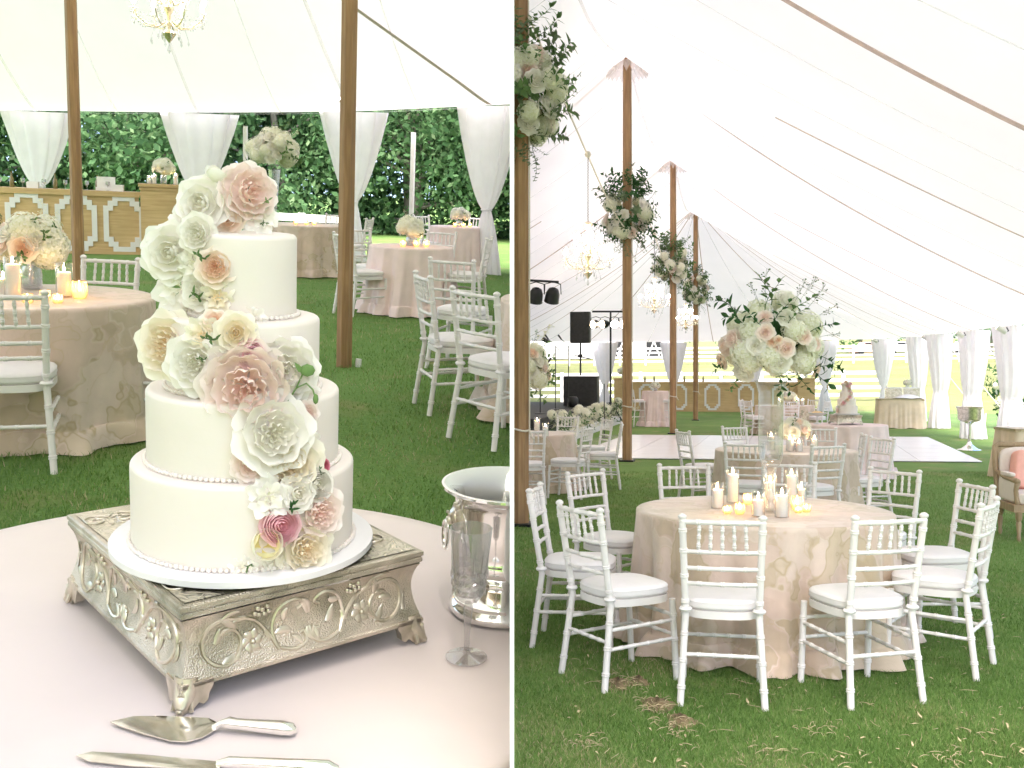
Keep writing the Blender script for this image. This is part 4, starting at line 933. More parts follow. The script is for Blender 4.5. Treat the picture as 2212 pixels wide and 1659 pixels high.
for (px, py, s, mt), lab in zip(LS, LSL):
    p, n = oncake(px, py); d = (Vector((0, 0, HL)) - p).normalized(); o = obj('leaf_sprig', sprig_mesh(int(px) % 4, mt, 5, .045, .021, .008, key='cakesp'), None, None); tag(o, lab, 'leaf', 'greenery on the wedding cake')
    o.location = p + (n + d) * .006; o.rotation_mode = 'QUATERNION'; o.rotation_quaternion = align(n + d*.6 + Vector((random.uniform(-.6, .6), 0, random.uniform(-.8, .8)))); o.scale = (s*.95,)*3
p, n = oncake(640, 860); d = (Vector((0, 0, HL)) - p).normalized(); b0 = p + d*.03; sm = MB()
Q = [LD(*LP_, b0.y) for LP_ in ((622, 866), (640, 838), (662, 828), (676, 842), (682, 862))]; sm.tube(Q, .0012, 5); Q2 = [LD(*LP_, b0.y) for LP_ in ((640, 838), (655, 806), (664, 800))]; sm.tube(Q2, .0012, 5)
sm.ball(Q[-1], .005, 8, (.8, .8, 1.5)); sm.ball(Q2[-1], .009, 8, (1.2, .8, 1)); leaf_pts(sm, Q2[1], Vector((-.3, -.2, .4)), Vector((0, -1, 0)), .02, .008); o = obj('bud_stem', sm, M['sepal']); tag(o, 'curling green stem with two buds at the right of the third tier', 'stem', 'greenery on the wedding cake')
# cutlery, bucket, flute on the cloth
ZC = TZ + .002
def blade(pts, z, th):                        # flat shape with an edge
    m = MB(); n = len(pts); vs = [(x, y, z + th) for x, y in pts] + [(x*1.0, y*1.0, z) for x, y in pts]; cx = sum(p[0] for p in pts)/n; cy = sum(p[1] for p in pts)/n
    vs += [(cx + (x - cx)*.82, cy + (y - cy)*.72, z + th*1.6) for x, y in pts]
    m.add(vs, [(i, (i+1) % n, n*2 + (i+1) % n, n*2 + i) for i in range(n)] + [(n + i, n + (i+1) % n, (i+1) % n, i) for i in range(n)] + [tuple(2*n + i for i in range(n)), tuple(n + i for i in range(n-1, -1, -1))]); return m
a, b = LP(238, 1567, ZC), LP(640, 1590, ZC); L_ = (b - a).length
t = thing('cake_server', 'silver cake server with engraved triangular blade lying on the blush cloth', 'cake server', (a.x, a.y, ZC), math.atan2(b.y - a.y, b.x - a.x)); k = L_
obj('blade', blade([(0, 0), (.10*k, .016), (.25*k, .021), (.50*k, .022), (.55*k, .014), (.575*k, .004), (.575*k, -.004), (.53*k, -.024), (.46*k, -.036), (.38*k, -.036), (.2*k, -.022), (.06*k, -.008)], .004, .0015), M['cutlery'], t, ang=20)
obj('handle', MB().tube([(.56*k, 0, .005), (.60*k, 0, .012), (.64*k, 0, .013), (.68*k, 0, .012), (.78*k, 0, .011), (.92*k, 0, .010), (.98*k, 0, .009), (1.0*k, 0, .009)], [.005, .004, .008, .007, .008, .0095, .008, .003], 12), M['mirror'], t)
a, b = LP(165, 1640, ZC), LP(600, 1668, ZC); k = (b - a).length
t = thing('cake_knife', 'silver cake knife at the bottom edge of the picture', 'knife', (a.x, a.y, ZC), math.atan2(b.y - a.y, b.x - a.x))
obj('blade', blade([(0, 0), (.06*k, .010), (.30*k, .011), (.72*k, .006), (.72*k, -.010), (.3*k, -.014), (.08*k, -.010)], .004, .0012), M['cutlery'], t, ang=20)
obj('handle', MB().tube([(.70*k, 0, .006), (.76*k, 0, .009), (.9*k, 0, .010), (1.25*k, 0, .010), (1.3*k, 0, .009)], [.004, .007, .007, .009, .004], 10), M['mirror'], t)
bc = LP(1080, 1316, TZ); s = .105
t = thing('champagne_bucket', 'polished silver champagne bucket with lion head ring handle beside the cake', 'ice bucket', (bc.x, bc.y, TZ + .003))
obj('bowl', MB().lathe([(.083, 0), (.086, .004), (.086, .012), (.079, .020), (.080, .026), (.070, .034), (.060, .040), (.050, .050), (.052, .058), (.060, .064), (.074, .074), (.079, .086), (.078, .098), (.076, .104), (.078, .110), (.079, .15), (.082, .185), (.086, .200), (.101, .209), (.105, .212), (.105, .216), (.100, .217), (.087, .211), (.079, .200), (.073, .17), (.070, .12), (.066, .09), (.01, .082)], 64, close=False), M['mirror'], t, ang=50)
va = math.atan2(0 - bc.y, -.45 - bc.x)
hx, hy = math.cos(PI*1.02), math.sin(PI*1.02)
lm = MB(); base = Vector((hx*.083, hy*.083, .165)); mm = align((hx, hy, 0)).to_matrix(); lm.ball(base, .016, 10, (1.1, .9, .7), mm); lm.ball(base + Vector((hx, hy, 0))*.010 + Vector((0, 0, -.006)), .008, 8)
for k in range(12): a = 2*PI*k/12; lm.ball(base + mm @ Vector((.017*math.cos(a), .014*math.sin(a), -.002)), .0062, 7, (1, 1, 1.3))
for q in (-1, 1): lm.ball(base + mm @ Vector((.006, .006*q, .012)), .003, 6)
obj('lion_head', lm, M['relief'], t); rc = base + Vector((hx*.016, hy*.016, -.030)); obj('ring_handle', MB().tube([rc + mm @ Vector((.024*math.cos(a), .016*math.sin(a), 0)) for a in [2*PI*k/20 for k in range(20)]], .0028, 7, closed=True), M['mirror'], t)
fp = LP(1007, 1424, TZ)
t = thing('champagne_flute', 'cut crystal champagne flute standing in front of the silver bucket', 'champagne glass', (fp.x, fp.y, TZ + .003))
obj('foot', MB().lathe([(.031, 0), (.031, .002), (.02, .004), (.006, .008), (.0045, .015)], 32), M['flute'], t); obj('stem', MB().lathe([(.0045, .012), (.004, .03), (.006, .06), (.0075, .078), (.005, .088)], 6), M['flute'], t, ang=15)
obj('bowl', MB().lathe([(.005, .086), (.015, .092), (.021, .100), (.024, .125), (.027, .155), (.031, .200), (.0312, .203), (.030, .203), (.026, .155), (.022, .118), (.017, .100), (.002, .096)], 32, close=False), M['flute'], t)
fc = MB()
for k in range(12):
    for z, r in ((.108, .0235), (.122, .025), (.136, .0265)):
        a = 2*PI*(k + (.5 if z == .122 else 0))/12; q = align((math.cos(a), math.sin(a), .1)).to_matrix(); fc.ball((r*math.cos(a), r*math.sin(a), z), .006, 6, (1.3, .8, .35), q)
    a = 2*PI*k/12; fc.tube([(.0262*math.cos(a), .0262*math.sin(a), .142), (.0285*math.cos(a), .0285*math.sin(a), .172)], [.0016, .0003], 5)
obj('cut_facets', fc, M['flute'], t, ang=10)
# background of the cake tent
p = LP(84, 640, .76); tA = Vector((p.x, p.y, 0))
round_table('round guest table with candles at the left of the cake', 'champagne cloth reaching the grass on the candlelit table at left', tA, .62, M['champ'], 12, .03, 11, .05, .76, .025)
def Lch(lab, p, fx, fy): return chair(lab, p, fx, fy, 'white chairs in the cake tent')
Lch('white chiavari chair seen from behind at the bottom left of the candlelit table', (-1.15, 5.22, 0), -.08, 1); q = LP(237, 945)
Lch('white chiavari chair half hidden behind the cake, right of the candlelit table', (q.x + .42, q.y + .28, 0), -.95, -.25)
Lch('white chiavari chair behind the flowers of the candlelit table, in front of the bar', (tA.x + .25, tA.y + 1.02, 0), -.3, -1); Lch('white chiavari chair at the far left edge, beyond the candlelit table', (tA.x - .42, tA.y + 1.0, 0), .3, -1)
cg = 'candles of the cake tent'
for i, (px, py, r, h, hg, lab) in enumerate(((30, 645, .038, .19, .23, 'tall pillar candle in glass on the left table, nearest the flowers'), (140, 641, .038, .14, .19, 'pillar candle in glass right of the flowers on the left table'), (8, 640, .036, .10, .13, 'short pillar candle at the left edge of the left table'))):
    q = LP(px, py, .763); candle(lab, q, r, h, hg, cg)
for px, py, r, h, lab in ((172, 645, .045, .10, 'large amber votive at the right end of the left table candles'), (98, 648, .03, .055, 'small amber votive in front of the left table flowers'), (60, 655, .03, .05, 'small amber votive left of the vase on the left table'), (125, 655, .028, .05, 'small amber votive between the two left table candles')):
    votive(lab, LP(px, py, .763), r, h, 'amber votives of the cake tent')
def low_bouquet(lab, p, r, seed, pal=PAL, vase=.12):
    t = thing('flower_arrangement', lab, 'flower arrangement', p, 0, 'low table flower arrangements'); obj('vase', MB().lathe([(.045, 0), (.055, .01), (.06, vase*.6), (.05, vase), (.047, vase), (.05, .02), (.002, .015)], 18, close=False), M['crystal'], t)
    bouquet(t, (0, 0, vase + r*.55), r, r*.85, 20, seed, pal, 8, r*.32, r*.46, 3, 'leaf', -.3, .8); return t
q = LP(70, 625, .763); low_bouquet('low bouquet of white and blush flowers on the candlelit table at left', q, .21, 21, PAL, .14)
bo = LP(-60, 543); be_ = LP(302, 550); ang = math.atan2(be_.y - bo.y, be_.x - bo.x); bL = (be_ - bo).length
bt = bar_counter('golden timber bar with white stepped frames behind the cake', (bo.x, bo.y, 0), ang, bL, 1.12, 3, 0, 0, [(bL + .36, .70, 1.22)]) if False else None
hb_ = 1.08
sp_ = bL * (105 / 362.0); bt = bar_counter('golden timber bar with white stepped frames at the back of the cake tent', (bo.x, bo.y, 0), ang, bL, hb_, 3, sp_, bL * (62 + 56) / 362.0, [(bL + .40, .74, 1.20)])
BM = Matrix.Translation(Vector((bo.x, bo.y, 0))) @ Matrix.Rotation(ang, 4, 'Z')
def onbar(x, y, z): return BM @ Vector((x, y, z))
for i in range(12):
    x = bL * (.17 + .064 * i); h = random.uniform(.10, .28); kind = i % 4
    if kind == 1:
        o = obj('bottle', MB().lathe([(.035, 0), (.037, .01), (.037, .15), (.012, .20), (.012, .26), (.014, .265)], 12), M['bottle'], None, loc=onbar(x, .15 + .1*(i % 2), hb_ + .006)); tag(o, ['dark bottle on the bar left of the slim pole', 'dark bottle on the bar behind the slim pole', 'dark bottle on the bar right of the white sign'][i // 4], 'bottle', 'bottles on the bar')
    elif kind == 3:
        o = obj('napkin_stack', MB().box((0, 0, .05), (.18, .14, .10)).box((.01, 0, .105), (.17, .14, .012)), M['linen'], None, loc=onbar(x, .12, hb_ + .006)); tag(o, ['white napkin stack at the left on the bar', 'white napkin stack near the slim pole on the bar', 'white napkin stack next to the bar pedestal'][i // 4], 'napkins', 'napkin stacks on the bar')
    else:
        o = obj('goblet', MB().lathe([(.03, 0), (.03, .004), (.005, .01), (.005, .07), (.035, .10), (.036, .16), (.034, .16), (.03, .10), (.002, .085)], 14, close=False), M['crystal'], None, loc=onbar(x, .1 + .08*(i % 3), hb_ + .006)); tag(o, ['first', 'second', 'third', 'fourth', 'fifth', 'sixth'][i // 4 * 2 + (i % 4) // 2] + ' clear goblet from the left on the golden bar', 'glass', 'goblets on the bar')
o = obj('bar_sign', MB().box((0, 0, .13), (.30, .02, .22)).box((0, .02, .03), (.34, .09, .06)), M['linen'], None, loc=onbar(bL * .80, .2, hb_ + .006)); tag(o, 'blank white card stand on the bar between pole and pedestal', 'sign')
pc = onbar(bL + .42, .12, 1.243); low_bouquet('cream bouquet on the tall pedestal of the bar', pc, .19, 33, PALW, .16)
for i, dx in enumerate((-.24, -.16, .2)): candle(['left candle on the bar pedestal', 'second candle from the left on the bar pedestal', 'candle right of the bouquet on the bar pedestal'][i], onbar(bL + .42 + dx, .0, 1.243), .035, .10 + .03*i, .14 + .03*i, cg)
# far tables
for px, py, r, mt, lab, seed in ((888, 532, .47, 'pink', 'blush table right of the thick pole', 5), (993, 490, .50, 'pink', 'far blush table near the right drape', 6), (655, 485, .62, 'champ', 'champagne table behind the cake top', 7)):
    q = LP(px, py, .76); round_table('round ' + lab, lab.split(' table')[0] + ' cloth of the table ' + lab.split('table ')[1], q, r, M[mt], 14, .08, seed, .03)
    qq = Vector((q.x, q.y, .764)); 
    if px > 700: low_bouquet('small cream bouquet on the ' + lab, qq + Vector((0, .05, 0)), .16, seed, PALW, .10)
    for k, dx in enumerate((-.12, .04, .16)): votive(['left', 'middle', 'right'][k] + ' votive on the ' + lab, qq + Vector((dx, -.18 + .04*k, 0)), .035, .07, 'amber votives of the cake tent')
    c0 = Vector((q.x, q.y, 0))
    for k, (a, w) in enumerate(((3.6, 'left front of'), (5.9, 'right front of'), (1.0, 'right behind'), (2.2, 'left behind'))):
        if px > 950 and k == 1: continue
        d = Vector((math.cos(a), math.sin(a), 0)); Lch('white chair at the ' + w + ' the ' + lab, c0 + d * (r + .42), -d.x, -d.y)
q = LP(612, 470, .764)
t = thing('flower_arrangement', 'tall cream flower arrangement rising behind the cake top on a clear stand', 'flower arrangement', LD(592, 468, 12.6)); zc = LD(592, 325, 12.6).z - t.location.z
obj('vase', MB().lathe([(.08, 0), (.085, .01), (.03, .05), (.03, .10), (.05, .3), (.07, zc - .22), (.065, zc - .22), (.03, .12), (.002, .10)], 18, close=False), M['crystal'], t); bouquet(t, (0, 0, zc), .29, .27, 30, 8, PALW, 14, .07, .10, 6, 'leaf', -.5)
for lab, pf, pb, w in (('white chiavari chair at the right, back toward us beside the silver bucket', LP(966, 944), LP(1070, 976), 1),):
    v = pb - pf; Lch(lab, (pf + pb) / 2, -v.y, v.x)
pf, pb = LP(901.5, 898), LP(919, 871); v = pb - pf; Lch('white chiavari chair seen edge-on, left of the chair by the bucket', (pf + pb) / 2 , .97, .1)
q = LP(978, 561, .90); Lch('white chiavari chair behind the two right chairs, back toward us', (q.x, q.y, 0), .5, .8)
q = LP(1330, 655, .76); round_table('round guest table cut by the partition at the right of the cake tent', 'champagne cloth at the right edge of the cake tent beside the white chairs', q, .76, M['champ'], 12, .08, 15, .05)
ch = LD(366, 116, 10.9); chandelier('lit crystal chandelier hanging at the top left above the cake tent', ch, 1.9, 'lit crystal chandeliers')
# trees, fence and lamp behind
for i, (px, y, h, r, lab) in enumerate(((-60, 29, 5.4, 3.2, 'at the far left behind the bar'), (130, 31, 5.8, 3.4, 'behind the slim pole and bar'), (285, 28.5, 5.2, 3.1, 'between the two left drapes'), (430, 32, 6.0, 3.5, 'behind the drape over the bar pedestal'), (600, 29.5, 5.4, 3.2, 'behind the tall cream arrangement'), (730, 32, 6.0, 3.5, 'behind the thick brown pole'), (900, 29, 5.4, 3.2, 'behind the grey trunk'), (1010, 31, 5.8, 3.4, 'left of the right drape'), (1120, 28, 5.4, 3.2, 'at the right edge of the cake tent'))):
    q = LD(px, 400, y); tree('leafy_tree', 'dense green tree ' + lab, (q.x, q.y, 0), h, r, 50 + i, 'trees behind the cake tent', 14000, .22, .17, .03)
q = LP(882, 505); t = thing('bare_tree', 'grey tree trunk beside the white side pole right of the thick brown pole', 'tree', (q.x, q.y, 0)); obj('trunk', MB().tube([(.1, 0, 0), (.02, 0, .4), (-.02, 0, 1.3), (-.03, 0, 2.2), (-.05, 0, 3.4), (.2, .1, 5)], [.13, .14, .17, .19, .2, .15], 12), M['bark'], t); obj('limb', MB().tube([(-.05, 0, 2.3), (-.35, .1, 3.2), (-.8, .1, 4.6)], [.12, .10, .06], 9), M['bark'], t)
fa, fb = LD(545, 470, 23.5), LD(760, 470, 22.6); fence('white rail fence low behind the tall cream arrangement', (fa.x, fa.y, 0), (fb.x, fb.y, 0), 2, (.3, .6), .7)
e = lroof(.475, .12); t = thing('spotlight', 'small lit spotlight under the eave behind the thick brown pole', 'spotlight', LD(752, 226, 18.3)); obj('lamp_can', MB().lathe([(.05, 0), (.06, .02), (.06, .14), (.055, .14), (.05, .03)], 14), M['blackm'], t); obj('lamp_lens', MB().lathe([(.052, .10), (.002, .105)], 12), M['lamp'], t)
t.rotation_euler = (-.2, -.9, 0)
def spot(t, en, size, dz=.16):
    l = bpy.data.lights.new('lamp_beam', 'SPOT'); l.energy = en; l.color = (1, .84, .62); l.spot_size = size; l.spot_blend = .9; l.shadow_soft_size = .05; o = bpy.data.objects.new('lamp_beam', l); COL.objects.link(o); o.parent = t; o.location = (0, 0, dz); o.rotation_euler = (PI, 0, 0); return o
spot(t, 55, 1.0)
# ------------------------------------------------------------------ the dining tent (right)
PLACE = 'R'
TCN = Vector((1.50, 6.13, 0)); TR_ = .745
round_table('large round guest table in front carrying the tall vase', 'champagne cloth printed with big blush petals on the front table', TCN, TR_, M['champ'], 15, .02, 29, .07, .76, .045)
g = 'white chairs round the front table'
for lab, x, y, fx, fy in (
  ('white chiavari chair at the front centre with its back to the camera', .99, 4.82, .19, .98),
  ('white chiavari chair at the front right of the front table', 1.777, 4.845, -.25, .97),
  ('white chiavari chair at the front left of the front table', .358, 5.22, .866, .5),
  ('white chiavari chair farthest left at the front table, nearest the partition', .154, 6.09, .979, -.2),
  ('white chiavari chair behind the left pair of chairs at the front table', .52, 7.05, .70, -.70),
  ('white chiavari chair at the back left of the front table', 1.28, 7.60, .1, -1),
  ('white chiavari chair at the back of the front table right of the vase', 2.10, 7.75, -.3, -.95),
  ('white chiavari chair at the back right of the front table', 2.68, 7.2, -.77, -.64),
  ('white chiavari chair right of the front table, half hidden behind another', 2.83, 6.29, -.97, -.1),
  ('white chiavari chair right of the front table, overlapping the one behind it', 2.5, 5.41, -.8, .6)): chair(lab, (x, y), fx, fy, g)
# vase and tall arrangement
Zt = .764; vx = (1665 - 1106) / F * 6.02; VP = Vector((vx, 6.02, Zt))
vz = lambda py: EYE - (py - 810) / F * 6.02 - Zt
t = thing('tall_vase', 'tall clear glass trumpet vase in the middle of the front table', 'vase', VP); zr = vz(822)
obj('glass_body', MB().lathe([(.075, 0), (.078, .006), (.03, .025), (.016, .06), (.030, .09), (.018, .12), (.016, .18), (.034, .205), (.020, .23), (.026, .25), (.05, .275), (.064, .31), (.071, .36), (.072, .42), (.072, zr - .07), (.088, zr - .01), (.098, zr), (.0965, zr + .001)], 40, close=False), M['vase'], t)
obj('water', MB().lathe([(.05, .31), (.064, .36), (.066, .42), (.002, .42)], 28), M['glass'], t)
t = thing('flower_arrangement', 'tall dome of white hydrangea and blush roses above the front table vase', 'flower arrangement', VP + Vector((0, 0, zr))); FC = Vector((0, 0, vz(735) - zr)); RX, RZ = .275, .26
rr = random.Random(3)
def onball(px, py, dy=-1):
    q = RD(px, py, 6.02) - (VP + Vector((0, 0, zr)) + FC); k = (q.x / RX) ** 2 + (q.z / RZ) ** 2; yy = -math.sqrt(max(0, 1 - min(1, k))) * RX; d = Vector((q.x, yy, q.z)); return FC + d, d.normalized()
for px, py, kind, mt, r in ((1600, 710, 'hyd', '', .095), (1585, 765, 'hyd', '', .10), (1640, 775, 'hyd', '', .09), (1735, 790, 'hyd', '', .09), (1752, 700, 'hyd', '', .10), (1700, 715, 'hyd', '', .075), (1760, 755, 'hyd', '', .085), (1620, 665, 'hyd', '', .08), (1700, 640, 'hyd', '', .085), (1600, 790, 'hyd', '', .075), (1660, 800, 'hyd', '', .07), (1630, 722, 'rose', 'p_blush', .052), (1672, 755, 'rose', 'p_blush', .054), (1712, 730, 'rose', 'p_blush', .050), (1612, 748, 'rose', 'p_white', .055), (1664, 785, 'rose', 'p_white', .062), (1673, 690, 'rose', 'p_white', .058), (1730, 745, 'rose', 'p_white', .045), (1642, 742, 'garden', 'p_peach', .030), (1652, 752, 'garden', 'p_peach', .028), (1655, 738, 'garden', 'p_peach', .026), (1565, 748, 'garden', 'p_blush', .06), (1575, 735, 'peony', 'p_blush', .055), (1560, 780, 'garden', 'p_peach', .05), (1745, 745, 'rose', 'p_blush', .04), (1762, 800, 'garden', 'p_peach', .05), (1600, 805, 'peony', 'p_white', .06), (1688, 652, 'peony', 'p_white', .06), (1632, 690, 'rose', 'p_blush', .045)):
    p, d = onball(px, py); nn = (d + Vector((rr.uniform(-.15, .15), -.25, rr.uniform(0, .2)))).normalized()
    if kind == 'hyd': put('hydrangea', hydrangea_mesh(rr.randrange(2)), t, p - d*r*.6, nn, rr.random()*6, r)
    else: put(kind, bloom_mesh(kind, mt, rr.randrange(2)), t, p - d*r*.1, nn, rr.random()*6, r)
for i in range(16):
    a = .2 + 2.75*i/16; z = rr.uniform(-.4, .8); s = math.sqrt(1 - z*z); d = Vector((s*math.cos(a), s*math.sin(a), z)); nn = (d + Vector((0, 0, .1))).normalized(); put('hydrangea', hydrangea_mesh(i % 2), t, FC + Vector((d.x*RX, d.y*RX, d.z*RZ))*.75, nn, i, .09)
obj('moss_core', MB().ball(FC, .17, 12), M['leafd'], t)
for px, py, dx, dz, s, mt in ((1580, 690, -1, .6, 1.0, 'leafd'), (1590, 712, -1, .25, .9, 'leafd'), (1650, 665, .0, 1, .9, 'leaf'), (1660, 700, .1, .9, .8, 'leafd'), (1640, 655, -.15, 1, 1.0, 'leaf'), (1700, 680, .5, .8, .8, 'leaf'), (1745, 715, 1, .3, .7, 'leafd'), (1740, 790, .7, -.7, 1.0, 'leafd'), (1755, 800, 1, -.25, 1.0, 'leafd'), (1660, 812, -.1, -1, .7, 'leafd'), (1672, 812, .3, -1, .7, 'leafd'), (1590, 815, -.2, -1, .6, 'leaf'), (1565, 790, -1, -.2, .6, 'leafd'), (1725, 805, .2, -1, .8, 'leafd'), (1770, 770, 1, -.5, .8, 'leafd'), (1615, 700, -.4, .5, .6, 'leafd'), (1690, 700, .4, .6, .6, 'leaf')):
    p, d = onball(px, py); put('leaf_sprig', sprig_mesh(rr.randrange(4), mt, 9, .20, .072, .034, key='big'), t, p - Vector((dx, 0, dz))*.03, (dx, -.35, dz), rr.random()*6, s)
for px, py, dx, dz, s in ((1640, 660, -.1, 1, 1.0), (1628, 668, -.4, .9, .8), (1595, 680, -1, .7, .9), (1700, 660, .4, 1, .8), (1735, 670, .7, .8, .9), (1750, 690, .9, .5, .8), (1755, 730, 1, .2, .6), (1580, 800, -.6, -.4, .5), (1725, 655, .5, .9, .9)):
    p, d = onball(px, py); put('blossom_stem', bits_mesh(rr.randrange(3), 'leafg'), t, p, (dx, -.2, dz), rr.random()*6, s * .62)
cgr = 'pillar candles on the front table'
for px, py, r, h, hg, lab in ((1550, 1098, .032, .115, .155, 'pillar candle in glass at the left end of the front table group'), (1583, 1086, .032, .18, .205, 'tall pillar candle behind the left one on the front table'), (1638, 1116, .030, .095, .140, 'short pillar candle at the front centre of the front table'), (1663, 1104, .030, .17, .20, 'tall pillar candle under the vase on the front table'), (1689, 1118, .033, .125, .165, 'pillar candle at the front right of the front table group'), (1710, 1085, .031, .17, .20, 'tall pillar candle at the back right on the front table'), (1731, 1080, .026, .07, .115, 'smallest pillar candle at the far right on the front table')):
    candle(lab, RP(px, py, Zt), r, h, hg, cgr)
for px, py, r, h, lab in ((1571, 1110, .026, .046, 'round amber votive at the left of the front table'), (1598, 1111, .030, .066, 'amber jar votive beside the round left votive on the front table'), (1722, 1102, .038, .085, 'large amber votive behind the right candles on the front table'), (1724, 1108, .022, .038, 'tiny amber votive in front of the large right votive'), (1742, 1106, .026, .045, 'round amber votive at the right end of the front table'), (1615, 1090, .03, .07, 'amber votive half hidden behind the short front candle')):
    votive(lab, RP(px, py, Zt), r, h, 'amber votives on the front table')
# second table, cake table and left table
def tbl(px, py, r, mt, lab, clab, folds, seed, pud=.04, h=.76, flare=.08): q = RP(px, py, h); round_table(lab, clab, q, r, M[mt], folds, flare, seed, pud, h); return Vector((q.x, q.y, h + .004))
q2 = tbl(1697, 972, .74, 'champ', 'round guest table directly behind the front table', 'champagne printed cloth of the second table behind the front one', 12, 41)
low_bouquet('low white and peach bouquet on the second table', q2 + Vector((.12, .05, 0)), .17, 44, PAL, .10)
for dx, dy, r, h, lab in ((-.02, -.25, .034, .13, 'left pillar candle on the second table'), (.28, -.1, .032, .12, 'right pillar candle on the second table'), (.06, -.3, .030, .09, 'middle pillar candle on the second table'), (-.18, -.1, .034, .15, 'pillar candle behind the tall vase on the second table')): candle(lab, q2 + Vector((dx, dy, 0)), r, h, h + .04, 'candles of the farther tables')
g2 = 'white chairs round the second table'
for lab, px, py, fx, fy in (('white chair seen from the side at the left of the second table', 1478, 930, .95, .25), ('white chair at the back left of the second table, on the dance floor side', 1588, 921, .4, -.9), ('white chair at the front left of the second table, behind the vase', 1608, 956, .35, .94), ('white chair at the front right of the second table', 1787, 960, -.35, .94), ('white chair at the right of the second table', 1862, 938, -.95, .2), ('white chair at the far right of the second table beside the cake table', 1903, 945, -.9, -.3), ('white chair at the back right of the second table in front of the cake table', 1772, 924, -.3, -.95)):
    q = RP(px, py, .905); chair(lab, (q.x, q.y), fx, fy, g2)
q3 = tbl(1826, 917, .62, 'pink', 'round cake table in front of the dance floor', 'long blush cloth of the distant cake table', 15, 47, .03, .80)
k = .70; c2 = dup(cake, 'small four-tier wedding cake on the distant blush table', q3 + Vector((.02, 0, .155)), 2.1); c2.scale = (1, 1, 1)
s2 = dup(st, 'silver cake stand on the distant blush cake table', q3 + Vector((-.19, -.22, 0)), .0)
rr = random.Random(17); g5 = thing('flower_cascade', 'cascade of peach and pink flowers on the distant cake', 'flowers', q3 + Vector((.02, 0, .155)))
zz = [t_[2] - STZ for t_ in tiers]
for i in range(22):
    q = i / 21; z = zz[3] * (1 - q) + .03; r = TR[3] if z > zz[2] else TR[2] if z > zz[1] else TR[1] if z > zz[0] else TR[0]; a = -PI/2 + (-.55 + 1.0*math.sin(q*5)) * .8; d = Vector((math.cos(a), math.sin(a), .15)); put('rose', bloom_mesh('rose', ['p_peach', 'p_white', 'p_pink', 'p_blush'][i % 4]), g5, Vector((d.x*r, d.y*r, z)), d, i, rr.uniform(.022, .036))
for i in range(6): a = i*1.05; put('rose', bloom_mesh('rose', ['p_blush', 'p_white', 'p_pink'][i % 3]), g5, Vector((.06*math.cos(a), .06*math.sin(a), zz[3] + .01)), (math.cos(a)*.6, math.sin(a)*.6, 1), i, .038)
t = thing('footed_dish', 'white footed dish left of the distant cake', 'dish', q3 + Vector((-.42, .05, 0))); obj('dish', MB().lathe([(.06, 0), (.06, .01), (.015, .03), (.015, .12), (.12, .15), (.14, .18), (.13, .18), (.002, .155)], 20, close=False), M['linen'], t); obj('pastries', MB().ball((0, 0, .17), .09, 10, (1, 1, .4)), M['p_cream'], t)
q4 = Vector((.10, 14.2, .764)); round_table('round guest table at the left against the partition', 'champagne cloth of the left table beside the nearest pole', q4, .76, M['champ'], 12, .08, 52, .05)
t = thing('flower_arrangement', 'tall white and peach arrangement half hidden behind the nearest pole', 'flower arrangement', q4); obj('vase', MB().lathe([(.07, 0), (.07, .01), (.02, .05), (.06, .2), (.07, .62), (.067, .62), (.02, .12), (.002, .1)], 18, close=False), M['crystal'], t); bouquet(t, (.03, 0, .90), .42, .40, 40, 61, PAL, 16, .085, .13, 6, 'leaf', -.5)
for px, py, r, h, lab in ((1160, 938, .034, .18, 'taller pillar candle on the left table near the pole'), (1178, 943, .034, .13, 'shorter pillar candle on the left table near the pole')): candle(lab, RP(px, py, .764), r, h, h + .05, 'candles of the farther tables')
g4 = 'white chairs round the left table'
for lab, x, y, fx, fy in (('white chair turned to the left table, nearest of its group', .95, 13.05, -.9, .4), ('white chair at the right of the left table behind two others', 1.44, 15.6, -.9, -.3), ('white chair seen edge-on beside the second tent pole', 1.50, 14.2, -1, .1), ('white chair at the far side of the left table in front of the flower hedge', .9, 16.6, -.5, -.85), ('white chair peeping out right of the nearest tent pole', .21, 12.4, 0, 1)): chair(lab, (x, y), fx, fy, g4)
# far table and bar area
qf = RP(1695, 866, .76); qf = Vector((qf.x * .85, qf.y * .85, .76)); round_table('round guest table far back in front of the bar', 'pale champagne cloth of the far table before the bar', qf, .76, M['champ'], 12, .08, 71, .04)
for i, (a, lab) in enumerate(((3.5, 'far white chair at the left of the far table, nearer'), (2.7, 'far white chair at the left of the far table, beyond'), (5.6, 'far white chair at the right of the far table'), (.6, 'far white chair behind the far table at right'), (4.6, 'far white chair in front of the far table'))):
    d = Vector((math.cos(a), math.sin(a), 0)); chair(lab, (qf.x + d.x*1.15, qf.y + d.y*1.15), -d.x, -d.y, 'white chairs round the far table')
low_bouquet('low bouquet on the far table before the bar', qf + Vector((.1, 0, .004)), .2, 73, PALW, .1)
for dx in (-.2, .3, .42): candle(['left', 'middle', 'right'][(dx > 0) + (dx > .35)] + ' candle on the far table before the bar', qf + Vector((dx, -.2, .004)), .04, .15, .2, 'candles of the farther tables')
b0, b1 = tuv(34.1, -3.4), tuv(34.1, 3.6); bL2 = 7.0; bar2 = bar_counter('long golden timber bar with white stepped frames at the far end of the dining tent', (b0[0], b0[1], gz(*b0)), math.atan2(b1[1]-b0[1], b1[0]-b0[0]), bL2, 1.27, 5, 1.4, .7, [(-.35, .7, 1.4), (bL2 + .35, .7, 1.4)])
BM2 = Matrix.Translation(Vector((b0[0], b0[1], gz(*b0)))) @ Matrix.Rotation(math.atan2(b1[1]-b0[1], b1[0]-b0[0]), 4, 'Z')
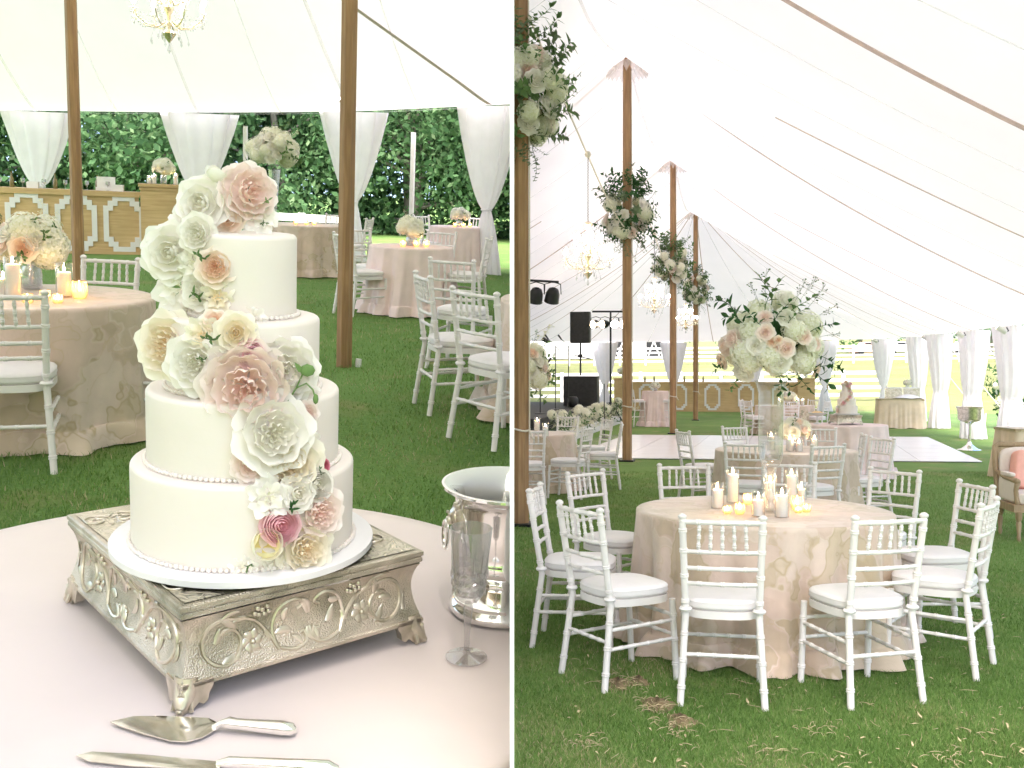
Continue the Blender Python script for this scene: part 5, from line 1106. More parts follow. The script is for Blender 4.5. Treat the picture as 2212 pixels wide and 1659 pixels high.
for i, x in enumerate((.6, 1.0, 1.9, 2.3, 3.1)):
    o = obj('bottle', MB().lathe([(.04, 0), (.042, .01), (.042, .16), (.013, .22), (.013, .29)], 10), M['bottle'], None, loc=BM2 @ Vector((x, .2, 1.277))); tag(o, ['first', 'second', 'third', 'fourth', 'fifth'][i] + ' dark bottle from the left on the far long bar', 'bottle', 'bottles on the far bar')
for i, x in enumerate((-.35, bL2 + .35)): low_bouquet(['cream bouquet on the left pedestal of the far bar', 'cream bouquet on the right pedestal of the far bar'][i], BM2 @ Vector((x, .1, 1.445)), .22, 80 + i, PALW, .15)
q = RP(1416, 921); t = thing('cocktail_table', 'tall cocktail table between the second and third tent poles', 'table', q); obj('table_top', MB().lathe([(.37, 1.05), (.38, 1.06), (.37, 1.075)], 30), M['oak'], t); obj('pedestal', MB().tube([(0, 0, 0), (0, 0, 1.05)], .04, 8), M['blackm'], t)
c = obj('tablecloth', cloth_mesh(.39, 1.08, .09, 11, 91, .04, .04), M['pink'], None, loc=q, ang=180); tag(c, 'pink floor-length cloth of the tall cocktail table', 'tablecloth')
low_bouquet('small white bouquet on the pink cocktail table', q + Vector((0, 0, 1.085)), .14, 92, PALW, .08)
barstool('white bar stool at the right of the pink cocktail table', (q.x + .45, q.y - .35), -.8, .5, 'white bar stools'); barstool('white bar stool at the left of the pink cocktail table', (q.x - .75, q.y - .2), .9, .2, 'white bar stools')
# dance floor of laid panels
FA, FB, FD = RP(1342, 992), RP(2122, 1000), RP(2004, 946); ux = (FB - FA); uy = (FD - FB); nx, ny = 6, 7
root = struct('dance_floor', MB().add([tuple(FA + ux*a + uy*b + Vector((0, 0, .012))) for a, b in ((-.25, 0), (1, 0), (1, 1), (-.25, 1))], [(0, 1, 2, 3)]), M['seam'], False)
for i in range(-1, nx):
    for j in range(ny):
        m = MB(); e = .004; P = [FA + ux*((i + a)/nx) + uy*((j + b)/ny) for a, b in ((e, e), (1-e, e), (1-e, 1-e), (e, 1-e))]; m.add([tuple(p + Vector((0, 0, .014))) for p in P] + [tuple(p + Vector((0, 0, .026))) for p in P], [(4, 5, 6, 7), (0, 1, 5, 4), (1, 2, 6, 5), (2, 3, 7, 6), (3, 0, 4, 7)]); obj('floor_panel', m, M['floor'], root, smooth=False)
# stage, speakers, lights
sa, sb = Vector((.55, 22.6)), Vector((3.75, 36.0)); SHT = .60
m = MB(); P = [(sa.x, sa.y), (sb.x, sb.y), (-1.0, 37.2), (-1.0, 23.0)]; m.add([(x, y, .0) for x, y in P] + [(x, y, SHT) for x, y in P], [(4, 5, 6, 7), (0, 1, 5, 4), (1, 2, 6, 5), (2, 3, 7, 6), (3, 0, 4, 7)]); o = obj('stage', m, M['black'], smooth=False); tag(o, 'low black stage platform at the left behind the flower hedge', 'stage')
hg = thing('flower_hedge', 'low hedge of white flowers and greenery along the front of the stage', 'flower hedge', (sa.x, sa.y, 0)); rr = random.Random(5)
sv = sb - sa; sn = Vector((sv.y, -sv.x)).normalized()
obj('planter_box', MB().box((sv.x/2 + sn.x*.28, sv.y/2 + sn.y*.28, .12), (.30, sv.length, .24), Matrix.Rotation(math.atan2(-sv.x, sv.y), 3, 'Z')), M['linen'], hg, smooth=False)
for i in range(150):
    k = rr.random(); z = rr.uniform(.12, .72); o_ = sn*rr.uniform(.12, .46); p = Vector((sv.x*k + o_.x, sv.y*k + o_.y, z)); d = Vector((sn.x + rr.uniform(-.5, .5), sn.y - .6 + rr.uniform(-.5, .5), rr.uniform(.2, 1)))
    if i % 3 == 0: put('hydrangea', hydrangea_mesh(i % 2), hg, p, d, i, rr.uniform(.10, .15))
    elif i % 3 == 1: put('leaf_sprig', sprig_mesh(i % 4, 'leaf' if i % 2 else 'leafg'), hg, p - Vector((0, 0, .1)), d, i, rr.uniform(1.0, 1.6))
    else: put('blossom_stem', bits_mesh(i % 3), hg, p - Vector((0, 0, .05)), d, i, rr.uniform(1.0, 1.6))
def sbox(name, lab, cat, c, w_, d_, h_, rotz=0.0, puff=.04):
    t = thing(name, lab, cat, c, rotz); m = MB()
    def fn(a, b):
        th = 2*PI*a; e = 8; q = (abs(math.cos(th))**e + abs(math.sin(th))**e)**(-1/e); f_ = 1 + puff*.5*math.sin(7*b*3 + th*2)*.3; return (w_/2*q*math.cos(th)*f_, d_/2*q*math.sin(th)*f_, h_*b)
    m.grid(fn, 40, 10, wrap=True); n = 40; m.f.append(tuple(10*n + i for i in range(n))); obj('cover', m, M['black'], t, ang=50); obj('side_panel', MB().box((w_/2 + .002, 0, h_/2), (.006, d_*.7, h_*.86)), M['blackm'], t); return t
q = RD(1256, 877, 32.5); sbox('speaker_cabinet', 'large black covered bass cabinet on the stage', 'speaker', Vector((q.x, q.y, SHT + .003)), 1.08, .8, .93, -.2)
q = RD(1254, 741, 33.2); t = sbox('loudspeaker', 'black loudspeaker raised on a pole above the bass cabinet', 'speaker', Vector((q.x, q.y, q.z)), .64, .5, 1.0, -.2); obj('pole', MB().tube([(0, 0, -(q.z - SHT) + .95), (0, 0, .02)], .03, 8), M['blackm'], t); obj('clamp', MB().box((0, -.05, -.42), (.14, .12, .10)).tube([(-.2, -.05, -.40), (.35, -.1, -.52)], .02, 6), M['blackm'], t)
q = RD(1237, 866, 30.5); t = thing('floor_monitor', 'small dark floor lamp in front of the bass cabinet', 'stage lamp', (q.x, q.y, SHT + .003)); obj('housing', MB().lathe([(.10, 0), (.17, .08), (.17, .25), (.12, .32)], 14), M['blackm'], t); obj('bracket', MB().tube([(-.2, 0, 0), (-.2, 0, .28), (.2, 0, .28), (.2, 0, 0)], .015, 6), M['blackm'], t)
def micstand(lab, px, ptop, pbot, Y, tilt):
    a, b = RD(px, ptop, Y), RD(px, pbot, Y); t = thing('mic_stand', lab, 'microphone stand', (b.x, b.y, SHT + .003), 0, 'microphone stands on the stage'); h = a.z - SHT
    obj('shaft', MB().tube([(0, 0, 0), (0, 0, h)], .014, 7), M['blackm'], t); obj('base', MB().lathe([(.15, 0), (.15, .015), (.03, .03)], 16), M['blackm'], t); obj('boom', MB().tube([(-.22*tilt, 0, h + .22), (0, 0, h), (.12*tilt, 0, h - .12)], .012, 6), M['blackm'], t); obj('microphone', MB().tube([(-.20*tilt, 0, h + .19), (-.30*tilt, 0, h + .33)], [.02, .03], 8), M['blackm'], t)
micstand('microphone stand nearest the left pole on the stage', 1167, 802, 897, 25.5, -.9); micstand('microphone stand in the middle of the stage', 1200, 748, 886, 28.5, 1); micstand('microphone stand just left of the bass cabinet', 1228, 748, 882, 30.0, 1)
q = RD(1275, 930, 24.3); t = thing('mic_stand', 'thin black stand rising out of the flower hedge', 'microphone stand', (q.x + .45, 25.6, 0)); obj('shaft', MB().tube([(0, 0, 0), (0, 0, 1.35)], .013, 6), M['blackm'], t); obj('base', MB().lathe([(.15, 0), (.15, .015), (.03, .03)], 16), M['blackm'], t)
def parcan(t, c, tilt, lit, s=1.0):
    m = Euler(tilt).to_matrix(); o = obj('par_can', MB().lathe([(.05*s, .15*s), (.11*s, .12*s), (.15*s, .02*s), (.16*s, -.15*s), (.17*s, -.17*s), (.15*s, -.17*s), (.13*s, -.06*s), (.01, -.05*s)], 16, c, m, close=False), M['blackm'], t)
    obj('lens', MB().lathe([(.15*s, -.13*s), (.002, -.13*s)], 16, c, m, close=False), M['lamp'] if lit else M['glass'], o)
    obj('yoke', MB().tube([Vector(c) + Vector((-.18*s, 0, 0)), Vector(c) + Vector((-.17*s, 0, .22*s)), Vector(c) + Vector((0, 0, .27*s)), Vector(c) + Vector((.17*s, 0, .22*s)), Vector(c) + Vector((.18*s, 0, 0))], .012, 6), M['blackm'], o)
Yl = 21.0; t = thing('light_bar', 'black light bar with two unlit lamps beside the nearest pole', 'stage lights', (.16, Yl, 0)); zb = RD(1170, 606, Yl).z
obj('stand_pole', MB().tube([(0, 0, 0), (0, 0, zb)], .025, 8), M['blackm'], t); obj('cross_bar', MB().tube([(-.1, 0, zb + .02), ((1207 - 1106)/F*Yl - .16, 0, zb - .03)], .025, 8), M['blackm'], t)
for px in (1158, 1194): parcan(t, ((px - 1106)/F*Yl - .16, 0, RD(px, 636, Yl).z), (.5, 0, .3), False, .95)
for a in (.4, 2.5, 4.6): obj('tripod_leg', MB().tube([(0, 0, .5), (.4*math.cos(a), .4*math.sin(a), 0)], .018, 6), M['blackm'], t)
Yl = 31.8; t = thing('light_bar', 'black light stand with four lit lamps right of the loudspeaker', 'stage lights', (RD(1319, 800, Yl).x, Yl, 0)); zb = RD(1319, 673, Yl).z
obj('stand_pole', MB().tube([(0, 0, 0), (0, 0, zb)], .03, 8), M['blackm'], t); ox = t.location.x
obj('cross_bar', MB().tube([((1279 - 1106)/F*Yl - ox, 0, zb), ((1360 - 1106)/F*Yl - ox, 0, zb)], .03, 8), M['blackm'], t)
for px, rz_ in ((1287, .9), (1307, .9), (1327, 0), (1346, 0)): parcan(t, ((px - 1106)/F*Yl - ox, 0, RD(px, 700, Yl).z), (-1.45, 0, -rz_), True, .85)
for a in (.4, 2.5, 4.6): obj('tripod_leg', MB().tube([(0, 0, .75), (.5*math.cos(a), .5*math.sin(a), 0)], .022, 6), M['blackm'], t)
# garlands and chandeliers
GL = ['garland of white flowers and trailing greenery on the nearest pole at the upper left', 'garland of white roses and greenery high on the second pole', 'garland of white flowers on the third pole', 'small garland of white flowers on the farthest pole']
for i, u in enumerate(POLE_U[1:]):
    x, y = tuv(u, 0); t = thing('pole_garland', GL[i], 'garland', (x, y, 3.55), i * 1.3, 'flower garlands tied to the poles'); rr = random.Random(100 + i); lf = 'leaf' if i != 1 else 'leafd'
    n = 40 if i == 0 else 24
    for k in range(n):
        q = rr.random(); z = .55 + q*.80; a = k*2.4 + rr.uniform(-.3, .3); R = .17 + .20*math.sin(PI*min(1, max(0, q)))*rr.uniform(.6, 1.2); d = Vector((math.cos(a), math.sin(a), rr.uniform(-.1, .5)))
        if k % 2: put('hydrangea', hydrangea_mesh(k % 2), t, Vector((d.x*R*1.15, d.y*R*1.15, z)), d, k, rr.uniform(.11, .155))
        else: put('rose', bloom_mesh('peony' if k % 4 else 'rose', 'p_white' if k % 6 else 'p_blush', k % 2), t, Vector((d.x*R*1.1, d.y*R*1.1, z)), d, k, rr.uniform(.095, .125))
    for k in range(78):
        q = rr.random(); z = .5 + q*1.0; a = rr.random()*6.28; d = Vector((math.cos(a), math.sin(a), rr.uniform(-.2, 1.0) + (q - .4))); R = .10 + .12*math.sin(PI*q)
        put('leaf_sprig', sprig_mesh(k % 4, lf if k % 3 else 'leafg', 16, .34, .085, .042, key='gar'), t, Vector((math.cos(a)*R, math.sin(a)*R, z)), d, k, rr.uniform(.8, 1.35))
    for k in range(26):
        a = rr.random()*6.28; z = .35 + rr.random()*.45; put('trailing_vine', sprig_mesh(k % 3, 'leafg', 16, .42, .042, .026, .25, key='vine'), t, Vector((.14*math.cos(a), .14*math.sin(a), z)), (.35*math.cos(a), .35*math.sin(a), -1), k, rr.uniform(.7, 1.15))
    for k in range(8):
        a = rr.random()*6.28; put('airy_branch', sprig_mesh(k % 3, lf, 12, .5, .05, .02, .1, key='airy'), t, Vector((.2*math.cos(a), .2*math.sin(a), .6 + .6*rr.random())), (math.cos(a), math.sin(a), rr.uniform(-.3, .8)), k, rr.uniform(.8, 1.2))
CHL = ['nearest lit crystal chandelier between the first and second tent poles', 'lit crystal chandelier between the second and third tent poles', 'farthest lit crystal chandelier between the third and last tent poles']
for i, (u, lab) in enumerate(zip((4.05, 12.6, 21.3), CHL)):
    x, y = tuv(u, 0); chandelier(lab, (x, y, 2.84), .95, 'lit crystal chandeliers'); a, b = tuv(POLE_U[i+1], 0), tuv(POLE_U[i+2], 0)
    m = MB(); m.tube([(a[0] + (x - a[0])*k/8, a[1] + (y - a[1])*k/8, 5.55 + (4.70 - 5.55)*(k/8)**.9) for k in range(9)], .012, 5); m.tube([(x + (b[0] - x)*k/8, y + (b[1] - y)*k/8, 4.70 - (4.70 - 4.2)*math.sin(k/8*PI/2)) for k in range(9)], .012, 5); m.ball((x, y, 4.72), .05, 8)
    o = obj('hanging_rope', m, M['rope']); tag(o, ['rope holding up the nearest chandelier', 'rope holding up the middle chandelier', 'rope holding up the farthest chandelier'][i], 'rope', 'ropes between the poles')
# drapes, side poles, guy ropes and spotlights on the right side
DR = [((9.05, 17.4), 'white sheer drape at the right edge of the picture', 2.57), ((9.9, 21.2), 'white sheer drape right of the silver bucket stand', 2.57), ((11.05, 25.2), 'white sheer drape directly behind the silver bucket stand', 2.6), ((12.55, 30.1), 'white sheer drape left of the silver bucket stand', 2.66), ((13.75, 34.6), 'white sheer drape at the far corner behind the buffet table', 2.76), ((14.3, 40.0), 'white sheer drape above the buffet table', 2.95), ((13.6, 44.2), 'white sheer drape right of the tall arrangement above the cake', 3.05), ((7.3, 46.0), 'white sheer drape left of the farthest pole behind the bar', 3.08), ((4.15, 46.6), 'white sheer drape between loudspeaker and second pole', 3.08), ((10.6, 45.3), 'white sheer drape behind the tall arrangement', 3.08)]
for i, ((x, y), lab, h) in enumerate(DR):
    e = Vector((x - TA.x, y - TA.y)); u, v = e.dot(TE), e.dot(TN)
    if u < 27: x, y = tuv(u, HALF - .06); h = ze(u) - .03; a = math.atan2(TE.y, TE.x)
    else:
        ph = math.atan2(v, u - 25.5); R = endR(ph) - .06; x, y = tuv(25.5 + R*math.cos(ph), R*math.sin(ph)); h = ze(25.5 + R*math.cos(ph)) - .03; a = math.atan2(TE.y, TE.x) + ( .8 if i == 5 else 1.2 if i == 6 else PI/2)
    drape(lab, 'sheer drapes round the dining tent', (x, y, gz(x, y)), a, h - gz(x, y), .44 if i < 5 else .55, 1.08, i, .33, .34 if i < 5 else .12)
    t = thing('side_pole', 'timber side pole inside the ' + lab.replace('white sheer ', ''), 'tent pole', (x + .12, y + .05, gz(x, y)), 0, 'side poles of the dining tent'); obj('post', MB().tube([(0, 0, 0), (0, 0, h + .02)], .04, 8), M['pole'], t)
    if i < 5:
        m = MB(); m.tube([(x, y, h), (x + 2.1*TN.x, y + 2.1*TN.y, .02)], .012, 5); m.tube([(x + 2.1*TN.x, y + 2.1*TN.y, -.1), (x + 2.12*TN.x, y + 2.12*TN.y, .3)], .02, 6); o = obj('guy_rope', m, M['rope']); tag(o, 'guy rope running outside the ' + lab.replace('white sheer ', ''), 'rope', 'guy ropes')
for u, lab in ((11.6, 'lit spotlight under the right eave nearest the camera'), (16.2, 'lit spotlight under the right eave above the bucket stand'), (22.0, 'lit spotlight under the right eave beyond the bucket stand'), (29.0, 'lit spotlight at the far right corner of the eave')):
    v = HALF - .45 if u < 26 else 6.2; x, y = tuv(u, v); zz_ = ze(u) - .12; t = thing('spotlight', lab, 'spotlight', (x, y, zz_), 0, 'spotlights under the eave'); d = -TN; t.rotation_mode = 'QUATERNION'; t.rotation_quaternion = align((d.x*.9, d.y*.9, .62))
    obj('lamp_can', MB().lathe([(.04, -.1), (.05, -.08), (.05, .1), (.045, .1), (.04, 0), (.002, 0)], 12, close=False), M['linen'], t); obj('lamp_lens', MB().lathe([(.042, .06), (.002, .065)], 12), M['lamp'], t); obj('bracket', MB().tube([(0, 0, -.08), (.06, .0, -.12), (.1, 0, -.05)], .012, 6), M['blackm'], t); spot(t, 45, .8, .13)
x, y = tuv(19, -6.9); t = thing('spotlight', 'lit spotlight on the left side of the roof above the stage', 'spotlight', RD(1178, 735, 30.0)); t.rotation_euler = (.2, -1.0, 0); obj('lamp_can', MB().lathe([(.05, -.1), (.06, -.08), (.06, .1), (.05, .1), (.04, 0)], 12, close=False), M['blackm'], t); obj('lamp_lens', MB().lathe([(.052, .06), (.002, .065)], 12), M['lamp'], t); spot(t, 60, .9, .13)
# buffet table, bucket stand, armchair, side table, planter
q = RP(1947, 926); t = thing('buffet_table', 'rectangular buffet table with pleated gold cloth at the right back', 'table', q, -.25)
obj('table_top', MB().box((0, .4, .84), (1.28, .78, .03)), M['oak'], t)
m = MB()
def bf(a, b):
    th = 2*PI*a; e = 7; qn = (abs(math.cos(th))**e + abs(math.sin(th))**e)**(-1/e); f_ = 1 + (.03*math.sin(34*th) + .03*math.sin(13*th + 1)) * min(1, b*1.2) + .06*b**2; return (.66*qn*math.cos(th)*f_, .4 + .41*qn*math.sin(th)*f_, .865*(1 - b) + .005 + .02*(b > .95)*math.sin(9*th))
m.grid(bf, 160, 14, wrap=True); m.f.append(tuple(range(160))); c = obj('tablecloth', m, M['beige'], None, loc=q, rot=(0, 0, -.25), ang=180); tag(c, 'gold satin floor-length cloth on the rectangular buffet table', 'tablecloth')
BQ = Matrix.Translation(q) @ Matrix.Rotation(-.25, 4, 'Z')
m = MB(); m.grid(lambda a, b: (.36*(2*a - 1), .28*(2*b - 1), .03 + .10*(1 - (2*a-1)**2)*(1 - (2*b-1)**2)**.5 + .012*math.sin(9*a + 5*b)), 16, 10); o = obj('linen_pile', m, M['linen'], None, loc=BQ @ Vector((.2, .32, .862)), ang=180); tag(o, 'pile of white linen on the buffet table', 'linen')
for i in range(2): 
    t = thing('chafing_dish', ['left grey chafing box on the buffet table', 'right grey chafing box on the buffet table'][i], 'chafing dish', BQ @ Vector((-.15 + .5*i, .68, .872)), -.25, 'chafing boxes on the buffet'); obj('body', MB().box((0, 0, .15), (.46, .3, .3)), M['cutlery'], t); obj('lid', MB().box((0, 0, .315), (.48, .32, .03)), M['linen'], t); obj('handle', MB().tube([(-.08, -.17, .2), (-.08, -.2, .2), (.08, -.2, .2), (.08, -.17, .2)], .01, 6), M['mirror'], t)
low_bouquet('small white bouquet on top of the buffet boxes', BQ @ Vector((.25, .68, 1.205)), .12, 95, PALW, .06)
q = RP(2094, 973); t = thing('bucket_stand', 'silver ice bucket on a tall pedestal stand by the right drapes', 'ice bucket stand', q)
obj('base', MB().lathe([(.24, 0), (.24, .015), (.16, .04), (.06, .12), (.035, .18)], 28), M['mirror'], t); obj('column', MB().lathe([(.035, .17), (.03, .3), (.03, .52), (.05, .56), (.12, .60)], 18), M['mirror'], t); obj('bucket', MB().lathe([(.12, .595), (.20, .62), (.225, .66), (.235, .85), (.265, .905), (.27, .91), (.255, .91), (.22, .85), (.21, .66), (.002, .64)], 36, close=False), M['relief'], t)
AC = Vector((4.74, 9.62, 0)); t = thing('armchair', 'blush upholstered armchair with carved pale oak frame at the right edge', 'armchair', AC, -.10); t.scale = (.86,)*3; WD = 1.15
for (x, y) in ((.035, .03), (WD, .03), (.03, .56), (WD, .56)): obj('leg', MB().lathe([(.012, 0), (.018, .02), (.024, .05), (.018, .07), (.030, .20), (.022, .22), (.036, .25), (.036, .33)], 12, (x, y, 0)), M['oak'], t)
obj('seat_rail', MB().box((WD/2, .30, .36), (WD + .04, .58, .08)), M['oak'], t)
def pad(c, d, b=.03):
    m = MB(); x, y, z = d
    def f_(a, b_):
        th = 2*PI*a; ph = PI*(b_ - .5); e = .35; s = lambda v: math.copysign(abs(v)**e, v); return (c[0] + x/2*s(math.cos(ph))*s(math.cos(th)), c[1] + y/2*s(math.cos(ph))*s(math.sin(th)), c[2] + z/2*s(math.sin(ph)))
    return m.grid(f_, 40, 20, wrap=True)
obj('seat_cushion', pad((WD/2, .28, .46), (WD - .04, .56, .15)), M['uphol'], t, ang=180)
bk = obj('backrest', pad((WD/2, .64, .72), (WD - .08, .11, .56)), M['uphol'], t, ang=180)
obj('back_frame', MB().tube([(.02, .56, .33), (.015, .62, .55), (.01, .66, .80), (.02, .70, 1.0), (.06, .71, 1.02), (WD - .04, .71, 1.02), (WD, .70, 1.0), (WD + .01, .66, .8), (WD, .60, .40)], .032, 8), M['oak'], t, ang=180)
for x, s in ((.03, 1), (WD, -1)):
    arm = obj('arm_rest', MB().tube([(x - .01, .64, .72), (x - .01, .4, .675), (x, .12, .66), (x, .04, .655)], [.024, .026, .032, .030], 10), M['oak'], t, ang=180); obj('arm_post', MB().tube([(x, .04, .35), (x, .07, .45), (x, .10, .55), (x, .05, .64)], [.032, .026, .026, .032], 9), M['oak'], arm, ang=180); obj('arm_pad', pad((x, .33, .715), (.07, .30, .045)), M['uphol'], arm, ang=180)
    obj('side_panel', pad((x + .005, .33, .55), (.05, .50, .26)), M['uphol'], t, ang=180)
p_ = pad((0, 0, 0), (.38, .14, .38)); o = obj('pillow', p_, M['coral'], None, loc=AC + Vector((.34, .42, .62)), rot=(-.25, .25, .1), ang=180); tag(o, 'coral pink pillow on the blush armchair', 'pillow')
q = RP(2140, 1036); t = thing('side_table', 'low rectangular table under a beige cloth behind the armchair', 'table', (q.x + .95, q.y + .2, 0)); obj('table_top', MB().box((0, 0, .745), (1.3, .7, .03)), M['oak'], t)
m = MB()
def bg_(a, b):
    th = 2*PI*a + .1; e = 9; qn = (abs(math.cos(th))**e + abs(math.sin(th))**e)**(-1/e); f_ = 1 + .16*b*(.6 + .4*math.sin(8*th)) + .02*b*math.sin(23*th); return (.66*qn*math.cos(th)*f_, .36*qn*math.sin(th)*f_, .765*(1 - b) + .004)
m.grid(bg_, 120, 10, wrap=True); m.f.append(tuple(range(120))); c = obj('tablecloth', m, M['beige'], None, loc=(q.x + .95, q.y + .2, 0), ang=180); tag(c, 'beige cloth flaring to the grass behind the armchair', 'tablecloth')
q = Vector((14.75, 30.0, 0)); t = thing('planter', 'black planter with a tall white flowering bush outside the right drapes', 'planter', q); obj('pot', MB().box((0, 0, .22), (.5, .5, .44), taper=.8), M['blackm'], t, smooth=False)
bouquet(t, (-.1, 0, 1.25), .55, .85, 34, 97, PALW, 46, .09, .13, 10, 'leafd', -.9, 1.2)
# fences, barn and cars beyond
def F3(px, py, Y): p = RD(px, py, Y); return Vector((p.x, Y, gz(p.x, Y)))
fence('near white four-rail fence crossing behind the bar', F3(1130, 850, 52), F3(1912, 850, 50), 9, (.30, .66, 1.02, 1.38), 1.5); fence('far white four-rail fence on the rising field', F3(1120, 780, 92), F3(2600, 780, 88), 26, (.35, .72, 1.1, 1.48), 1.65)
q = F3(1215, 780, 110); t = thing('white_barn', 'white barn with dark crossed door far behind the loudspeaker', 'barn', q)
obj('wall', MB().box((3, 3, 2.6), (20, 6, 5.2)), M['linen'], t, smooth=False); rf = MB(); rf.add([(-7.4, -.4, 5.2), (13.4, -.4, 5.2), (13.4, 6.4, 5.2), (-7.4, 6.4, 5.2), (-7.4, 3, 8), (13.4, 3, 8)], [(0, 1, 5, 4), (2, 3, 4, 5), (0, 4, 3), (1, 2, 5), (0, 3, 2, 1)]); obj('roof', rf, M['bark'], t, smooth=False)
for x in (6.5, 9.8): d = obj('door', MB().box((x, -.06, 1.9), (1.6, .1, 3.6)), M['blackm'], t, smooth=False); obj('cross_brace', MB().box((x, -.13, 1.9), (.12, .04, 3.4), Euler((0, .35, 0)).to_matrix()).box((x, -.14, 1.9), (.12, .04, 3.4), Euler((0, -.35, 0)).to_matrix()), M['linen'], d, smooth=False)
for x in (-4, -1, 2): d = obj('window', MB().box((x, -.05, 2.6), (1.1, .08, 1.4)), M['blackm'], t, smooth=False); obj('frame', MB().box((x, -.10, 2.6), (.08, .04, 1.4)).box((x, -.11, 2.6), (1.1, .04, .08)), M['linen'], d, smooth=False)
carm = {'white': M['linen'], 'red': M['coral'], 'black': M['blackm']}
for px, cn in ((1880, 'red'), (1950, 'white'), (2010, 'black'), (2090, 'white')):
    q = F3(px, 770, 112 + (px % 7)); t = thing('parked_car', {1880: 'tiny red car parked far behind the upper fence', 1950: 'tiny white car parked right of the red one', 2010: 'tiny dark car parked beyond the upper fence', 2090: 'tiny white car parked farthest right'}[px], 'car', q, 0, 'cars parked beyond the field')
    obj('body', MB().box((0, 0, .65), (4.3, 1.75, .65)).box((.2, 0, 1.2), (2.4, 1.55, .5), taper=1.25), carm[cn], t); obj('window', MB().box((.2, -.86, 1.2), (2.2, .06, .34)), M['blackm'], t)
    for x in (-1.35, 1.35): obj('wheel', MB().tube([(x, -.92, .33), (x, .92, .33)], .33, 14), M['blackm'], t)
for i, (px, Y, h, r) in enumerate(((1420, 118, 9, 4.5), (1600, 125, 11, 5), (1750, 120, 10, 5), (1860, 130, 12, 6), (2000, 128, 11, 5.5), (2140, 122, 11, 5.5), (2260, 100, 11, 5), (1140, 126, 11, 5))):
    q = F3(px, 780, Y); tree('field_tree', 'distant tree number ' .replace('number ', '') + ['left of the bar', 'above the bar', 'behind the arrangement', 'behind the red car', 'behind the dark car', 'behind the right drapes', 'at the right edge of the field', 'behind the barn'][i], q, h, r, 300 + i, 'trees beyond the field', 2200, .6, .3, .1)
# grass, straw and divots
rg = np.random.default_rng(4); n = 260000; Y = 3.6 + (rg.random(n) ** 2.0) * 13.0; X = .02 + rg.random(n) * (Y * .53); m_ = (((X - 1.50)**2 + (Y - 6.13)**2) > .80**2)
grass_patch('grass', 'short green grass blades of the dining lawn', np.stack([X, Y, np.zeros(n)], 1)[m_], 1, .024)
sm = MB(); rr = random.Random(9)
def strawbit(x, y, L_, z=.018):
    a = rr.random()*6.28; b = rr.uniform(-.9, .9); sm.tube([(x + L_*k_*math.cos(a + b*k_), y + L_*k_*math.sin(a + b*k_), z + .006*math.sin(3*k_ + b)) for k_ in (0, .25, .5, .75, 1)], [.0006, .0013, .0016, .0013, .0005], 4)
for i in range(170):
    y = 3.9 + 4.5*rr.random()**1.6; strawbit(rr.uniform(.05, .5)*y + .03, y, rr.uniform(.02, .09))
for px, py, k in ((1330, 1478, 34), (1410, 1530, 36), (1450, 1560, 26), (1375, 1490, 16), (1268, 1610, 26), (1780, 1590, 20), (2050, 1650, 20), (1640, 1640, 16), (2120, 1600, 16), (1465, 1590, 30)):
    q = RP(px, py)
    for _ in range(k): strawbit(q.x + rr.gauss(0, .045), q.y + rr.gauss(0, .07), rr.uniform(.015, .06), rr.uniform(.012, .03))
for i in range(150):
    y = 3.9 + 4.2*rr.random()**1.5; a = rr.random()*6.28; leaf_pts(sm, Vector((rr.uniform(.05, .5)*y + .03, y, .022)), Vector((math.cos(a), math.sin(a), rr.uniform(-.1, .4))), Vector((0, 0, 1)), rr.uniform(.02, .05), rr.uniform(.008, .016), rr.uniform(-.3, .5))
o = obj('straw', sm, M['straw']); tag(o, 'dry straw scattered over the front lawn', 'straw', None, 'stuff')
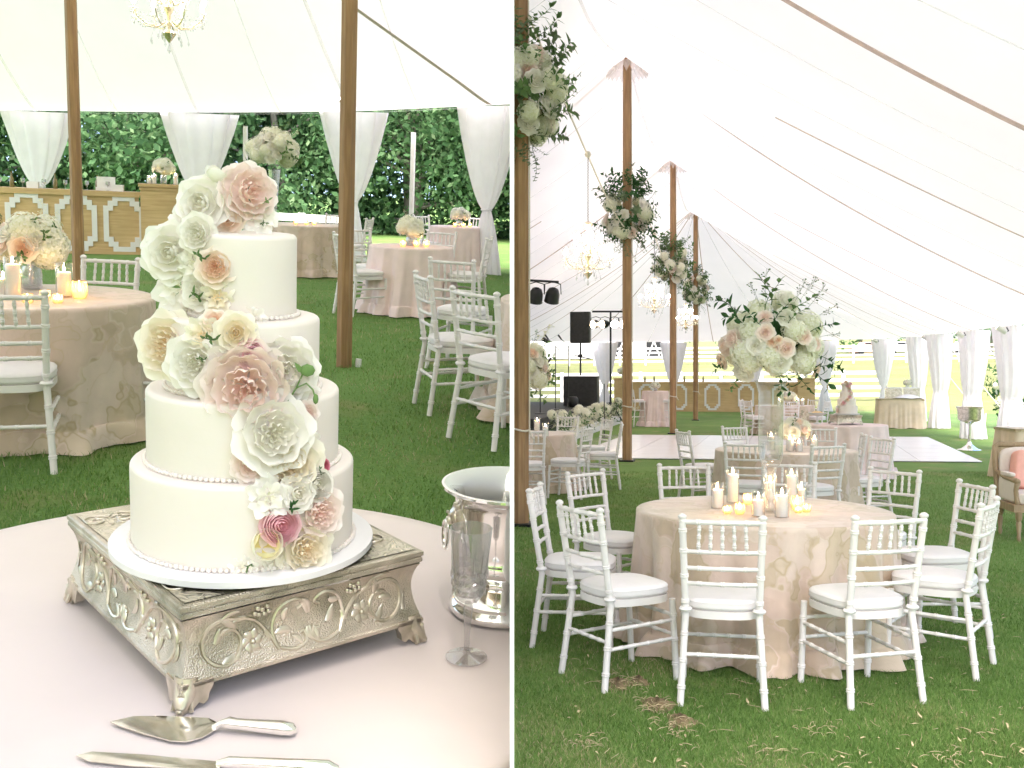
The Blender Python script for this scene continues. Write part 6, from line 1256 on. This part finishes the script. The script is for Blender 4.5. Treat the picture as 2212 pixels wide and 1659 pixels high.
for i, (px, py, r, lab) in enumerate(((1335, 1480, .07, 'brown divot beside the front left chair leg'), (1420, 1525, .08, 'brown divot left of the front centre chair'), (1470, 1560, .07, 'brown divot in front of the front centre chair'), (1380, 1475, .05, 'small brown divot between the two front left chairs'))):
    q = RP(px, py); m = MB(); m.grid(lambda a, b: (r*b*math.cos(2*PI*a)*(1 + .25*math.sin(3*2*PI*a + i)), r*1.5*b*math.sin(2*PI*a), .004 + .028*(1 - b)*(1 + .5*math.sin(11*a*2*PI + 7*b))), 26, 7, wrap=True); o = obj('divot', m, M['soil'], None, loc=q, ang=180); tag(o, lab, 'divot', 'torn patches of turf')
PLACE = 'L'
n = 90000; Y = 3.2 + (rg.random(n) ** 1.8) * 14; U = rg.random(n); X = -.27*Y + U * (.27 + .26)*Y; grass_patch('grass', 'short green grass blades of the cake tent lawn', np.stack([X, Y, .02*np.sin(X*1.1 + Y*.7)], 1), 2, .03)

# ------------------------------------------------------------------ set each place on its side of the partition and trim what meets it
tops = [o for o in SC.objects if o.parent is None and '_pl' in o]
for o in tops:
    if o['_pl'] == 'L':
        q = o.rotation_quaternion if o.rotation_mode == 'QUATERNION' else o.rotation_euler.to_quaternion(); m = ML @ Matrix.LocRotScale(o.location, q, o.scale)
        o.rotation_mode = 'QUATERNION'; l, q, s = m.decompose(); o.location = l; o.rotation_quaternion = q; o.scale = s
bpy.context.view_layer.update()
def rootof(o):
    while o.parent: o = o.parent
    return o
gone = []
for o in list(SC.objects):
    if o.type != 'MESH': continue
    r = rootof(o)
    if r.name.startswith('partition') or '_pl' not in r: continue
    sd = -1 if r['_pl'] == 'L' else 1; lim = .0026; mw = o.matrix_world; xs_ = [(mw @ Vector(c)).x * sd for c in o.bound_box]
    if min(xs_) >= lim: continue
    if max(xs_) <= lim: gone.append(o); continue
    inv = mw.inverted(); co = inv @ Vector((sd*lim, 0, 0)); no = (mw.to_3x3().transposed() @ Vector((sd, 0, 0))).normalized()
    me = o.data.copy(); bm = bmesh.new(); bm.from_mesh(me); bmesh.ops.bisect_plane(bm, geom=bm.verts[:] + bm.edges[:] + bm.faces[:], plane_co=co, plane_no=no, clear_inner=True); bm.to_mesh(me); bm.free()
    if len(me.polygons) == 0: gone.append(o)
    else: o.data = me
for o in gone:
    for c in list(o.children): gone.append(c) if c not in gone else None
for o in set(gone): bpy.data.objects.remove(o, do_unlink=True)
for o in list(SC.objects):
    if o.type == 'EMPTY' and not o.children: bpy.data.objects.remove(o, do_unlink=True)
for o in SC.objects:
    if '_pl' in o: del o['_pl']
